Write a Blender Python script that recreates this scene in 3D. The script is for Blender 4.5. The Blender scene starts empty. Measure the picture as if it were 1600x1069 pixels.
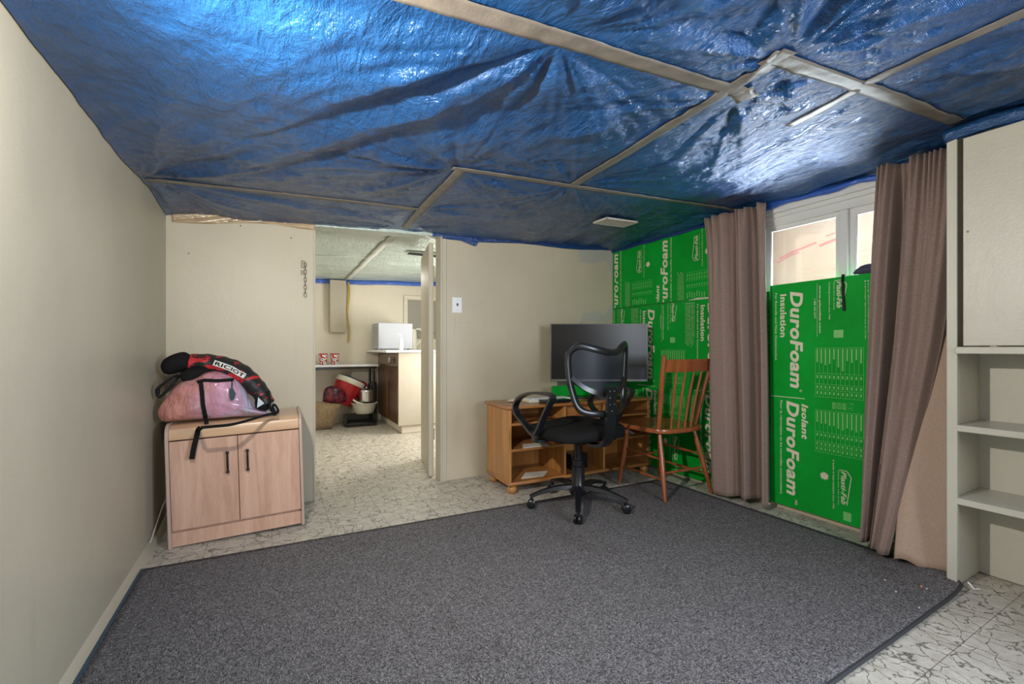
import bpy, math, random
import numpy as np
from mathutils import Vector, Matrix
C = bpy.context.scene
COL = C.collection
R = math.radians
random.seed(7)

# ------------------------------------------------------------------ camera, world, lights, exposure
FPX, HOR, CH = 688.0, 545.0, 1.05            # focal length and horizon of the photo, eye height
YAW = math.atan((800 - 425) / FPX)           # camera looks to the right of the room's depth axis
cam_d = bpy.data.cameras.new('camera'); cam = bpy.data.objects.new('camera', cam_d); COL.objects.link(cam)
cam.location = (0, 0, CH); cam.rotation_euler = (R(90), 0, -YAW)
cam_d.sensor_width = 36; cam_d.lens = FPX / 1600 * 36; cam_d.shift_y = (HOR - 534.5) / 1600
cam_d.clip_start = 0.02
C.camera = cam
C.view_settings.view_transform = 'Standard'; C.view_settings.look = 'None'
C.view_settings.gamma = 1; C.view_settings.exposure = 0.55
try: C.view_settings.use_curve_mapping = False
except Exception: pass

w = bpy.data.worlds.new('sky'); C.world = w; w.use_nodes = True
w.node_tree.nodes['Background'].inputs[0].default_value = (0.86, 0.93, 1, 1)
w.node_tree.nodes['Background'].inputs[1].default_value = 1.5

def light(name, kind, loc, energy, color=(1, 1, 1), size=None, size_y=None, aim=None):
    d = bpy.data.lights.new(name, kind); d.energy = energy; d.color = color
    if kind == 'AREA':
        d.shape = 'RECTANGLE'; d.size = size; d.size_y = size_y or size
    elif size: d.shadow_soft_size = size
    o = bpy.data.objects.new(name, d); COL.objects.link(o); o.location = loc
    if aim: o.rotation_euler = (Vector(aim) - Vector(loc)).to_track_quat('-Z', 'Y').to_euler()
    return o
light('bare_bulb', 'POINT', (-0.25, 1.0, 1.66), 15, (1.0, 0.96, 0.88), 0.03)
lamp = light('added_bulb_spot', 'SPOT', (-0.25, 1.0, 1.66), 98, (1.0, 0.94, 0.84), 0.02, aim=(2.2, 2.4, 1.75))  # spot added at the same bulb, aimed to keep the left wall dimmer
lamp.data.spot_size = R(172); lamp.data.spot_blend = 0.9
light('rear_warm_fill', 'AREA', (1.6, -1.9, 1.60), 11, (1.0, 0.88, 0.72), 2.0, 0.5, (1.5, 3.0, 1.0))  # unseen warm fill added behind the camera
light('left_wall_cool_fill', 'AREA', (1.7, -0.7, 1.3), 54, (0.74, 0.85, 1.0), 1.0, 1.0, (-0.56, 0.7, 0.75))  # unseen cool fill added at the right rear, aimed at the left wall
well_l = light('tarp_bounce_fill', 'AREA', (3.32, 1.40, 1.36), 19, (0.80, 0.91, 1.0), 0.9, 0.25, (2.5, 1.40, 2.0))  # added out of sight behind the foam board, throws bounced daylight onto the tarp
well_l.data.spread = R(95)
light('kitchen_fill', 'AREA', (1.2, 4.9, 1.86), 8, (1.0, 0.95, 0.86), 0.5, 0.5, (1.2, 4.9, 0))  # unseen overhead fill added to brighten the kitchen
light('kitchen_window_daylight', 'AREA', (2.45, 4.7, 1.1), 36, (1.0, 0.96, 0.91), 0.8, 0.8, (0.6, 4.9, 1.5))

# ------------------------------------------------------------------ pixel helpers (a ray of the photo cut with a plane of the room)
_s, _c = math.sin(YAW), math.cos(YAW)
def ray(px, py):
    u = (px - 800) / FPX
    return Vector((_s + u * _c, _c - u * _s, (HOR - py) / FPX))
def on_floor(px, py, z=0.0):
    r = ray(px, py); t = (z - CH) / r.z; return Vector((r.x * t, r.y * t, z))
def on_x(px, py, X):
    r = ray(px, py); t = X / r.x; return Vector((X, r.y * t, CH + r.z * t))
def on_y(px, py, Y):
    r = ray(px, py); t = Y / r.y; return Vector((r.x * t, Y, CH + r.z * t))
def ceil_z(x, y): return 1.875 + 0.047 * (x + 0.56)

# ------------------------------------------------------------------ materials
def mat(name, col=(0.5, 0.5, 0.5), rough=0.5, metal=0.0, spec=0.5, coat=0.0, alpha=1.0):
    m = bpy.data.materials.new(name); m.use_nodes = True
    b = m.node_tree.nodes['Principled BSDF']
    b.inputs['Base Color'].default_value = (*col, 1); b.inputs['Roughness'].default_value = rough
    b.inputs['Metallic'].default_value = metal; b.inputs['Specular IOR Level'].default_value = spec
    b.inputs['Coat Weight'].default_value = coat; b.inputs['Alpha'].default_value = alpha
    return m
class NT:
    def __init__(s, m): s.t = m.node_tree; s.b = s.t.nodes['Principled BSDF']
    def n(s, typ, **kw):
        x = s.t.nodes.new(typ)
        for k, v in kw.items(): setattr(x, k, v)
        return x
    def l(s, a, b): s.t.links.new(a, b)
    def coords(s, scale=(1, 1, 1), rot=(0, 0, 0), kind='Object'):
        tc = s.n('ShaderNodeTexCoord'); mp = s.n('ShaderNodeMapping')
        mp.inputs['Scale'].default_value = scale; mp.inputs['Rotation'].default_value = rot
        s.l(tc.outputs[kind], mp.inputs['Vector']); return mp.outputs['Vector']
    def noise(s, vec, scale, detail=4, rough=0.55, dist=0):
        x = s.n('ShaderNodeTexNoise'); x.inputs['Scale'].default_value = scale
        x.inputs['Detail'].default_value = detail; x.inputs['Roughness'].default_value = rough
        x.inputs['Distortion'].default_value = dist
        s.l(vec, x.inputs['Vector']); return x.outputs['Fac']
    def ramp(s, fac, stops, interp='LINEAR'):
        x = s.n('ShaderNodeValToRGB'); e = x.color_ramp.elements; x.color_ramp.interpolation = interp
        while len(e) < len(stops): e.new(0.5)
        for i, (p, c) in enumerate(stops):
            e[i].position = p; e[i].color = (*c, 1) if len(c) == 3 else c
        s.l(fac, x.inputs['Fac']); return x.outputs['Color']
    def mix(s, fac, a, b, mode='MIX'):
        x = s.n('ShaderNodeMix', data_type='RGBA', blend_type=mode)
        for v, i in ((fac, 0), (a, 6), (b, 7)):
            if isinstance(v, (int, float)): x.inputs[i].default_value = v
            elif isinstance(v, tuple): x.inputs[i].default_value = (*v, 1)
            else: s.l(v, x.inputs[i])
        return x.outputs[2]
    def math(s, op, a, b=0.0):
        x = s.n('ShaderNodeMath', operation=op)
        for v, i in ((a, 0), (b, 1)):
            if isinstance(v, (int, float)): x.inputs[i].default_value = v
            else: s.l(v, x.inputs[i])
        return x.outputs[0]
    def col(s, c): s.l(c, s.b.inputs['Base Color'])
    def bump(s, h, strength=0.3, dist=0.01):
        x = s.n('ShaderNodeBump'); x.inputs['Strength'].default_value = strength; x.inputs['Distance'].default_value = dist
        s.l(h, x.inputs['Height']); s.l(x.outputs['Normal'], s.b.inputs['Normal'])

def paint_mat(name, c, var=0.06, rough=0.42, streak=True):
    m = mat(name, c, rough, spec=0.4); n = NT(m)
    v = n.coords(kind='Object')
    big = n.noise(v, 1.6, 3)
    c1 = tuple(x * (1 - var) for x in c); c2 = tuple(min(1, x * (1 + var)) for x in c)
    base = n.ramp(big, [(0.3, c1), (0.7, c2)])
    if streak:
        vs = n.coords((14, 14, 0.9)); st = n.noise(vs, 1.4, 5, 0.6)
        msk = n.ramp(st, [(0.60, (0, 0, 0)), (0.72, (1, 1, 1))])
        mf = n.math('MULTIPLY', msk, 0.24)
        base = n.mix(mf, base, tuple(x * 0.72 for x in c))
        sp = n.n('ShaderNodeTexVoronoi'); sp.inputs['Scale'].default_value = 5.5; n.l(v, sp.inputs['Vector'])
        dots = n.ramp(sp.outputs['Distance'], [(0.0, (1, 1, 1)), (0.028, (0, 0, 0))])
        base = n.mix(n.math('MULTIPLY', dots, 0.55), base, tuple(min(1, x * 1.5) for x in c))
    n.col(base)
    vb = n.coords((1, 1, 0.5))
    h = n.math('ADD', n.noise(vb, 9, 6, 0.6), n.math('MULTIPLY', n.noise(v, 90, 3), 0.35))
    n.bump(h, 0.28, 0.006)
    return m
M = {}
WALLC = (0.48, 0.425, 0.315)
M['wall'] = paint_mat('beige wall paint', WALLC)
M['wall_patch'] = paint_mat('raw grey wall patch', (0.40, 0.385, 0.34), streak=False, rough=0.7)
M['kitchen_wall'] = paint_mat('cream kitchen paint', (0.68, 0.62, 0.51), rough=0.5, streak=False)
M['unit_paint'] = paint_mat('off white shelf paint', (0.50, 0.49, 0.42), rough=0.38, streak=False)
M['door_paint'] = paint_mat('beige door paint', (0.46, 0.42, 0.335), rough=0.55, streak=False)
M['white_trim'] = paint_mat('white window trim', (0.66, 0.67, 0.66), rough=0.3, streak=False)
M['white_plastic'] = mat('white plastic', (0.72, 0.73, 0.75), 0.35)
M['black_plastic'] = mat('black plastic', (0.008, 0.009, 0.011), 0.26, spec=0.5)
M['dark'] = mat('dark void', (0.01, 0.01, 0.01), 0.9)
M['chrome'] = mat('brushed steel', (0.62, 0.62, 0.62), 0.25, 1.0)
M['old_metal'] = mat('tarnished metal', (0.16, 0.14, 0.11), 0.45, 0.8)
M['paper'] = mat('paper', (0.62, 0.58, 0.50), 0.8)

def floor_mat():
    m = mat('crackle vinyl', (0.5, 0.48, 0.42), 0.42, spec=0.35); n = NT(m)
    v = n.coords()
    wob = n.n('ShaderNodeTexNoise'); wob.inputs['Scale'].default_value = 9; wob.inputs['Detail'].default_value = 5
    n.l(v, wob.inputs['Vector'])
    va = n.n('ShaderNodeVectorMath', operation='MULTIPLY_ADD'); n.l(wob.outputs['Color'], va.inputs[0])
    va.inputs[1].default_value = (0.16, 0.16, 0.16); n.l(v, va.inputs[2])
    def cracks(scale, w_, th):
        vo = n.n('ShaderNodeTexVoronoi', feature='DISTANCE_TO_EDGE'); vo.inputs['Scale'].default_value = scale
        n.l(va.outputs[0], vo.inputs['Vector'])
        line = n.ramp(vo.outputs['Distance'], [(0.0, (1, 1, 1)), (w_, (0, 0, 0))])
        brk = n.ramp(n.noise(v, scale * 1.3, 3), [(th, (0, 0, 0)), (th + 0.06, (1, 1, 1))])
        return n.mix(1.0, line, brk, 'MULTIPLY')
    cr = n.mix(1.0, cracks(13, 0.045, 0.36), cracks(27, 0.04, 0.56), 'LIGHTEN')
    base = n.ramp(n.noise(v, 14, 6, 0.7), [(0.3, (0.40, 0.365, 0.30)), (0.7, (0.60, 0.56, 0.48))])
    br = n.n('ShaderNodeTexBrick'); br.offset = 0; br.inputs['Scale'].default_value = 1
    br.inputs['Brick Width'].default_value = 0.305; br.inputs['Row Height'].default_value = 0.305
    br.inputs['Mortar Size'].default_value = 0.0016
    br.inputs['Color1'].default_value = br.inputs['Color2'].default_value = (1, 1, 1, 1); br.inputs['Mortar'].default_value = (0.5, 0.47, 0.42, 1)
    n.l(v, br.inputs['Vector'])
    c = n.mix(1.0, base, br.outputs['Color'], 'MULTIPLY')
    c = n.mix(n.math('MULTIPLY', cr, 0.9), c, (0.055, 0.048, 0.04))
    n.col(c); n.bump(cr, 0.12, -0.002)
    return m
M['floor'] = floor_mat()

def carpet_mat():
    m = mat('woven carpet', (0.1, 0.1, 0.1), 0.95, spec=0.12); n = NT(m)
    v = n.coords()
    a = n.noise(n.coords((1, 3.2, 1), (0, 0, R(20))), 100, 3, 0.8)
    b = n.noise(n.coords((3.2, 1, 1), (0, 0, R(20))), 100, 3, 0.8)
    pick = n.ramp(n.noise(v, 34, 2), [(0.47, (0, 0, 0)), (0.53, (1, 1, 1))])
    wv = n.mix(pick, a, b)
    f = n.noise(v, 420, 2, 0.8)
    wv = n.math('ADD', n.math('MULTIPLY', wv, 0.62), n.math('MULTIPLY', f, 0.38))
    base = n.ramp(wv, [(0.40, (0.014, 0.0135, 0.0138)), (0.5, (0.120, 0.112, 0.113)), (0.60, (0.40, 0.375, 0.375))])
    stain = n.ramp(n.noise(v, 2.3, 5, 0.6), [(0.58, (1, 1, 1)), (0.74, (0.78, 0.74, 0.74))])
    n.col(n.mix(1.0, base, stain, 'MULTIPLY')); n.bump(n.math('ADD', wv, n.math('MULTIPLY', pick, 0.12)), 0.9, 0.006)
    return m
M['carpet'] = carpet_mat()
M['binding'] = mat('carpet binding', (0.035, 0.035, 0.04), 0.85)
M['blue_tape'] = mat('teal tape', (0.035, 0.07, 0.10), 0.6)

def tarp_mat(name, c, c2, rough=0.3, bs=0.5, spec=0.5, metal=0.25, coat=0.7, dist=0.016):
    m = mat(name, c, rough, spec=spec, metal=metal, coat=coat); n = NT(m)
    n.b.inputs['Coat Roughness'].default_value = 0.12
    v = n.coords()
    n.col(n.ramp(n.noise(v, 2.2, 4), [(0.3, c), (0.7, c2)]))
    w1 = n.n('ShaderNodeTexWave'); w1.inputs['Scale'].default_value = 90; w1.bands_direction = 'X'; w1.inputs['Distortion'].default_value = 0.6; n.l(v, w1.inputs['Vector'])
    w2 = n.n('ShaderNodeTexWave'); w2.inputs['Scale'].default_value = 90; w2.bands_direction = 'Y'; w2.inputs['Distortion'].default_value = 0.6; n.l(v, w2.inputs['Vector'])
    weave = n.math('MULTIPLY', n.math('ADD', w1.outputs['Fac'], w2.outputs['Fac']), 0.035)
    # crinkles of the poly sheet: long ones across, small ones all over, sharp creases
    cr = n.noise(n.coords((0.9, 0.35, 1), (0, 0, R(-14))), 30, 4, 0.62, 0.6)
    cr2 = n.noise(v, 9, 4, 0.6, 0.4)
    rg = n.math('ABSOLUTE', n.math('SUBTRACT', n.noise(n.coords((1, 0.5, 1), (0, 0, R(-20))), 7, 5, 0.6, 0.8), 0.5))
    rg = n.math('MULTIPLY', n.math('SUBTRACT', 0.12, n.math('MINIMUM', rg, 0.12)), 6.0)
    h = n.math('ADD', n.math('ADD', cr, n.math('MULTIPLY', cr2, 0.9)), n.math('ADD', weave, n.math('MULTIPLY', rg, 0.35)))
    bp = n.n('ShaderNodeBump'); bp.inputs['Strength'].default_value = bs; bp.inputs['Distance'].default_value = dist
    n.l(h, bp.inputs['Height']); n.l(bp.outputs['Normal'], n.b.inputs['Normal']); n.l(bp.outputs['Normal'], n.b.inputs['Coat Normal'])
    return m
M['tarp'] = tarp_mat('blue poly tarp', (0.008, 0.055, 0.17), (0.014, 0.085, 0.25), 0.27, 0.9)
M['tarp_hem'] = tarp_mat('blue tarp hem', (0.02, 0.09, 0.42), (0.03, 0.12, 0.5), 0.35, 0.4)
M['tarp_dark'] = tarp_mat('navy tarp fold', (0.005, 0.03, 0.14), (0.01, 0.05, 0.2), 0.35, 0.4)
M['tarp_light_paled'] = tarp_mat('tarp paled by painted light', (0.48, 0.58, 0.51), (0.58, 0.68, 0.62), 0.30, 0.9)  # strong kitchen light on the sheet is put into this paler base colour

def tape_mat(name, c, rough=0.4):
    m = mat(name, c, rough, spec=0.5); n = NT(m)
    n.col(n.ramp(n.noise(n.coords((2, 2, 2)), 6, 4), [(0.3, tuple(x * .8 for x in c)), (0.7, tuple(x * 1.15 for x in c))]))
    n.bump(n.noise(n.coords(), 40, 4), 0.35, 0.004); return m
M['tape'] = tape_mat('grey brown duct tape', (0.155, 0.132, 0.108))
M['kraft_tape'] = tape_mat('shiny tan packing tape', (0.40, 0.29, 0.17), 0.22)

def wood_mat(name, c1, c2, axis='Z', scale=1.0, rough=0.4, knots=True, coat=0.1):
    m = mat(name, c1, rough, coat=coat); n = NT(m)
    sc = {'X': (0.7, 9, 9), 'Y': (9, 0.7, 9), 'Z': (9, 9, 0.7)}[axis]
    v = n.coords(tuple(x * scale for x in sc))
    g = n.noise(v, 2.6, 6, 0.62, 0.35)
    fine = n.noise(n.coords(tuple(x * scale * 8 for x in sc)), 3, 3)
    mixf = n.math('ADD', n.math('MULTIPLY', g, 0.75), n.math('MULTIPLY', fine, 0.25))
    c = n.ramp(mixf, [(0.32, c1), (0.66, c2)])
    if knots:
        vo = n.n('ShaderNodeTexVoronoi'); vo.inputs['Scale'].default_value = 4.0; n.l(n.coords((1, 1, 0.6)), vo.inputs['Vector'])
        k = n.ramp(vo.outputs['Distance'], [(0.03, (1, 1, 1)), (0.09, (0, 0, 0))])
        c = n.mix(n.math('MULTIPLY', k, 0.5), c, tuple(x * 0.3 for x in c1))
    n.col(c); n.bump(mixf, 0.12, 0.003); return m
M['oak'] = wood_mat('pinkish oak laminate', (0.45, 0.255, 0.175), (0.64, 0.41, 0.30), 'Z', 1.0, 0.42, False)
M['oak_edge'] = wood_mat('oak edge strip', (0.50, 0.30, 0.17), (0.62, 0.41, 0.25), 'X', 1.0, 0.3, False, 0.3)
M['oak_side'] = mat('side edge band', (0.45, 0.33, 0.27), 0.4)
M['pine'] = wood_mat('orange pine', (0.29, 0.115, 0.026), (0.54, 0.26, 0.078), 'Z', 0.8, 0.33, True, 0.3)
M['pine_top'] = wood_mat('orange pine lengthwise', (0.25, 0.095, 0.024), (0.43, 0.185, 0.055), 'X', 0.8, 0.33, True, 0.3)
M['cherry'] = wood_mat('reddish varnished wood', (0.20, 0.050, 0.016), (0.34, 0.100, 0.032), 'Z', 0.8, 0.28, False, 0.4)
M['walnut'] = wood_mat('dark brown cupboard wood', (0.06, 0.03, 0.016), (0.16, 0.085, 0.045), 'Z', 0.7, 0.3, False, 0.2)

def fabric_mat(name, c, c2, scale=420, rough=0.9, bs=0.5):
    m = mat(name, c, rough, spec=0.15); n = NT(m)
    n.b.inputs['Sheen Weight'].default_value = 0.15 if c[0] > 0.02 else 0
    f = n.noise(n.coords((1, 1, 0.45)), scale, 3, 0.8)
    n.col(n.ramp(f, [(0.35, c), (0.65, c2)])); n.bump(f, bs, 0.002); return m
M['curtain'] = fabric_mat('mauve brown curtain', (0.165, 0.112, 0.092), (0.33, 0.24, 0.205))
M['lining'] = fabric_mat('pinkish beige curtain lining', (0.38, 0.27, 0.20), (0.44, 0.32, 0.25), 200, 0.75, 0.1)
M['black_fabric'] = fabric_mat('black fabric', (0.005, 0.005, 0.0055), (0.014, 0.0135, 0.014), 300)
M['navy_cloth'] = fabric_mat('dark slate cloth', (0.03, 0.035, 0.06), (0.07, 0.08, 0.12), 200)
def red_black():
    m = mat('black and red print fabric', (0.02, 0.02, 0.02), 0.6); n = NT(m)
    f = n.noise(n.coords((1, 1, 2.4)), 9, 4, 0.6, 0.8)
    n.col(n.ramp(f, [(0.545, (0.012, 0.011, 0.012)), (0.57, (0.46, 0.018, 0.022))])); n.bump(n.noise(n.coords(), 60), 0.3, 0.004); return m
M['red_black'] = red_black()
def pink_plastic():
    m = mat('pink cloth under clear plastic', (0.6, 0.34, 0.36), 0.55, coat=0.9); n = NT(m)
    n.b.inputs['Coat Roughness'].default_value = 0.12
    v = n.coords()
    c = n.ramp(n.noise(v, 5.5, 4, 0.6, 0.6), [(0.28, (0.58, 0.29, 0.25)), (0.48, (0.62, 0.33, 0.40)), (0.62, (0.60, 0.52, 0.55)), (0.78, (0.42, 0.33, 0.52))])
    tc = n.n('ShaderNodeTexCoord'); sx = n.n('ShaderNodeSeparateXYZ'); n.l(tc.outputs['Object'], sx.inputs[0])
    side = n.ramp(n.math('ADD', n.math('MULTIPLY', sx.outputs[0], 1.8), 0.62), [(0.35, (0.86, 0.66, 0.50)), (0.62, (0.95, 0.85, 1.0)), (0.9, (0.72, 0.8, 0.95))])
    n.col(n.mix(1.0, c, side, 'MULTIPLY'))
    n.bump(n.noise(n.coords((1, 1, 0.4), (0, R(30), 0)), 13, 6, 0.65, 1.4), 1.0, 0.03); return m
M['pink'] = pink_plastic()
def foam_mat():
    m = mat('green foam board', (0.0, 0.27, 0.03), 0.6, spec=0.15); n = NT(m)
    v = n.coords()
    n.col(n.ramp(n.noise(v, 3, 4), [(0.3, (0.001, 0.27, 0.022)), (0.7, (0.003, 0.35, 0.035))]))
    n.bump(n.noise(v, 160, 2), 0.15, 0.002); return m
M['foam'] = foam_mat()
M['print'] = mat('cream print', (0.66, 0.60, 0.46), 0.6)
M['print_faint'] = mat('pale green print', (0.20, 0.52, 0.16), 0.6)
M['screen'] = mat('dark glossy screen', (0.012, 0.011, 0.010), 0.26, spec=0.3)
M['silver_bezel'] = mat('silver grey bezel', (0.16, 0.155, 0.15), 0.35, 0.5)
M['red'] = mat('red plastic', (0.36, 0.008, 0.014), 0.35)
M['cream_plastic'] = mat('cream plastic', (0.62, 0.60, 0.50), 0.4)
M['kraft'] = fabric_mat('brown paper bag', (0.22, 0.15, 0.085), (0.32, 0.23, 0.14), 30, 0.85)
def cup_mat():
    m = mat('red white printed cup', (0.7, 0.7, 0.7), 0.4); n = NT(m)
    f = n.noise(n.coords(), 28, 2)
    n.col(n.ramp(f, [(0.46, (0.45, 0.02, 0.02)), (0.50, (0.75, 0.74, 0.72)), (0.60, (0.25, 0.35, 0.42))], 'CONSTANT')); return m
M['cup'] = cup_mat()
def berry_mat():
    m = mat('dark red glossy wrap', (0.1, 0.01, 0.02), 0.3); n = NT(m)
    n.col(n.ramp(n.noise(n.coords(), 22, 3), [(0.42, (0.02, 0.006, 0.014)), (0.5, (0.10, 0.01, 0.03)), (0.62, (0.22, 0.01, 0.02))])); return m
M['berry'] = berry_mat()
M['yellow'] = mat('yellow tape blade', (0.45, 0.30, 0.04), 0.4)
def glass_mat():
    m = bpy.data.materials.new('window glass'); m.use_nodes = True; t = m.node_tree
    t.nodes.remove(t.nodes['Principled BSDF']); o = t.nodes['Material Output']
    a = t.nodes.new('ShaderNodeBsdfTransparent'); g = t.nodes.new('ShaderNodeBsdfGlossy'); g.inputs['Roughness'].default_value = 0.03
    f = t.nodes.new('ShaderNodeFresnel'); x = t.nodes.new('ShaderNodeMixShader')
    t.links.new(f.outputs[0], x.inputs[0]); t.links.new(a.outputs[0], x.inputs[1]); t.links.new(g.outputs[0], x.inputs[2]); t.links.new(x.outputs[0], o.inputs[0])
    return m
M['glass'] = glass_mat()
M['well'] = None
def mesh_fabric():
    m = mat('see-through black mesh', (0.006, 0.010, 0.020), 0.45, alpha=0.62); return m
M['mesh'] = mesh_fabric()

# ------------------------------------------------------------------ mesh builder
class MB:
    def __init__(s): s.v = []; s.f = []
    def add(s, vs, fs):
        o = len(s.v); s.v += [tuple(p) for p in vs]; s.f += [tuple(i + o for i in f) for f in fs]; return s
    def box(s, c, d, rot=None):
        hx, hy, hz = d[0] / 2, d[1] / 2, d[2] / 2
        vs = [Vector((x, y, z)) for x in (-hx, hx) for y in (-hy, hy) for z in (-hz, hz)]
        if rot: vs = [rot @ p for p in vs]
        vs = [p + Vector(c) for p in vs]
        return s.add(vs, [(0, 1, 3, 2), (4, 6, 7, 5), (0, 4, 5, 1), (2, 3, 7, 6), (0, 2, 6, 4), (1, 5, 7, 3)])
    def b(s, x0, x1, y0, y1, z0, z1): return s.box(((x0 + x1) / 2, (y0 + y1) / 2, (z0 + z1) / 2), (abs(x1 - x0), abs(y1 - y0), abs(z1 - z0)))
    def sweep(s, pts, prof, up=(0, 0, 1), closed=False, scales=None):
        """prof: list of (a, b) along side / up axes"""
        pts = [Vector(p) for p in pts]; n = len(pts); k = len(prof); U = Vector(up); vs = []
        for i, p in enumerate(pts):
            if closed: t = pts[(i + 1) % n] - pts[i - 1]
            else: t = pts[min(i + 1, n - 1)] - pts[max(i - 1, 0)]
            t.normalize(); side = t.cross(U)
            if side.length < 1e-4: side = t.cross(Vector((0, 1, 0)))
            side.normalize(); up2 = side.cross(t).normalized(); sc = scales[i] if scales else 1
            for a, b in prof: vs.append(p + side * a * sc + up2 * b * sc)
        fs = []
        m = n if closed else n - 1
        for i in range(m):
            for j in range(k):
                a = i * k + j; b = i * k + (j + 1) % k; c = ((i + 1) % n) * k + (j + 1) % k; d = ((i + 1) % n) * k + j
                fs.append((a, b, c, d))
        if not closed:
            fs.append(tuple(range(k))[::-1]); fs.append(tuple((n - 1) * k + j for j in range(k)))
        return s.add(vs, fs)
    def tube(s, pts, r, seg=10, closed=False, up=(0.13, 0.21, 0.97), ell=1.0):
        prof = [(math.cos(2 * math.pi * j / seg), ell * math.sin(2 * math.pi * j / seg)) for j in range(seg)]
        sc = r if isinstance(r, (list, tuple)) else [r] * len(pts)
        return s.sweep(pts, prof, up, closed, sc)
    def lathe(s, prof, c=(0, 0, 0), seg=24, mtx=None, caps=True):
        vs = []
        for r, z in prof:
            for j in range(seg):
                a = 2 * math.pi * j / seg; p = Vector((r * math.cos(a), r * math.sin(a), z))
                if mtx: p = mtx @ p
                vs.append(p + Vector(c))
        fs = [(i * seg + j, i * seg + (j + 1) % seg, (i + 1) * seg + (j + 1) % seg, (i + 1) * seg + j) for i in range(len(prof) - 1) for j in range(seg)]
        if caps: fs.append(tuple(range(seg))[::-1]); fs.append(tuple((len(prof) - 1) * seg + j for j in range(seg)))
        return s.add(vs, fs)
    def grid(s, fn, nu, nv):
        vs = [fn(i / (nu - 1), j / (nv - 1)) for i in range(nu) for j in range(nv)]
        return s.add(vs, [(i * nv + j, (i + 1) * nv + j, (i + 1) * nv + j + 1, i * nv + j + 1) for i in range(nu - 1) for j in range(nv - 1)])
    def prism(s, poly, ax, a0, a1):
        """extrude a 2D polygon along axis ax between a0 and a1; poly in the two other axes (in xyz order)"""
        n = len(poly)
        def mk(p, a): q = list(p); q.insert('xyz'.index(ax), a); return tuple(q)
        vs = [mk(p, a0) for p in poly] + [mk(p, a1) for p in poly]
        return s.add(vs, [tuple(range(n))[::-1], tuple(range(n, 2 * n))] + [(i, (i + 1) % n, n + (i + 1) % n, n + i) for i in range(n)])
    def inflate(s, outline, y0, depth, rings=8, amp=0.0, seed=1, flat=1.0):
        """pillow: outline in (x, z) with thickness along y"""
        rnd = random.Random(seed); n = len(outline)
        cx = sum(p[0] for p in outline) / n; cz = sum(p[1] for p in outline) / n
        vs = []; fs = []
        levels = [-1 + 2 * i / (2 * rings) for i in range(2 * rings + 1)]
        ph = [rnd.random() * 6 for _ in range(6)]
        for L in levels:
            t = math.sin(L * math.pi / 2); sc = max(1e-3, (1 - abs(t) ** (2.4 * flat)) ** 0.5)
            for k, (x, z) in enumerate(outline):
                X = cx + (x - cx) * sc; Z = cz + (z - cz) * sc
                a = amp * (math.sin(X * 31 + ph[0]) * math.sin(Z * 37 + ph[1]) + 0.6 * math.sin(X * 70 + Z * 50 + ph[2]) * math.sin(Z * 83 - X * 21 + ph[3]))
                vs.append((X, y0 + depth * t + a * sc * (1 if t > 0 else -1), Z))
        m = len(levels)
        for i in range(m - 1):
            for k in range(n):
                fs.append((i * n + k, i * n + (k + 1) % n, (i + 1) * n + (k + 1) % n, (i + 1) * n + k))
        fs.append(tuple(range(n))[::-1]); fs.append(tuple((m - 1) * n + k for k in range(n)))
        return s.add(vs, fs)
    def build(s, name, m, parent=None, bevel=0, subd=0, angle=38, solid=0, bseg=2):
        me = bpy.data.meshes.new(name); me.from_pydata(s.v, [], s.f); me.validate(); me.update()
        if not solid:
            import bmesh
            bm = bmesh.new(); bm.from_mesh(me); bmesh.ops.recalc_face_normals(bm, faces=bm.faces); bm.to_mesh(me); bm.free()
        me.polygons.foreach_set('use_smooth', [True] * len(me.polygons))
        try: me.set_sharp_from_angle(angle=R(angle))
        except Exception: pass
        o = bpy.data.objects.new(name, me); COL.objects.link(o)
        if m: me.materials.append(m)
        if parent: o.parent = parent
        if solid:
            md = o.modifiers.new('solid', 'SOLIDIFY'); md.thickness = solid; md.offset = 0
        if bevel:
            md = o.modifiers.new('bevel', 'BEVEL'); md.width = bevel; md.segments = bseg; md.limit_method = 'ANGLE'; md.angle_limit = R(40)
        if subd:
            md = o.modifiers.new('subd', 'SUBSURF'); md.levels = subd; md.render_levels = subd
        return o
def smooth_poly(pts, per=4, closed=True):
    out = []; n = len(pts); P = [Vector(p) for p in pts]
    rng = range(n) if closed else range(n - 1)
    for i in rng:
        p0 = P[(i - 1) % n] if closed else P[max(i - 1, 0)]; p1 = P[i]; p2 = P[(i + 1) % n]; p3 = P[(i + 2) % n] if closed else P[min(i + 2, n - 1)]
        for k in range(per):
            t = k / per
            out.append(0.5 * ((2 * p1) + (p2 - p0) * t + (2 * p0 - 5 * p1 + 4 * p2 - p3) * t * t + (3 * p1 - p0 - 3 * p2 + p3) * t ** 3))
    if not closed: out.append(P[-1])
    return [tuple(p) for p in out]
def tag(o, label, cat, group=None, kind=None):
    o['label'] = label; o['category'] = cat
    if group: o['group'] = group
    if kind: o['kind'] = kind
    return o
def thing(name, label, cat, loc=(0, 0, 0), rz=0.0, group=None):
    o = bpy.data.objects.new(name, None); COL.objects.link(o); o.empty_display_size = 0.1
    o.location = loc; o.rotation_euler = (0, 0, rz)
    return tag(o, label, cat, group)
def struct(name, mb, m, bevel=0):
    o = mb.build(name, m, None, bevel); o['kind'] = 'structure'; return o

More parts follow.
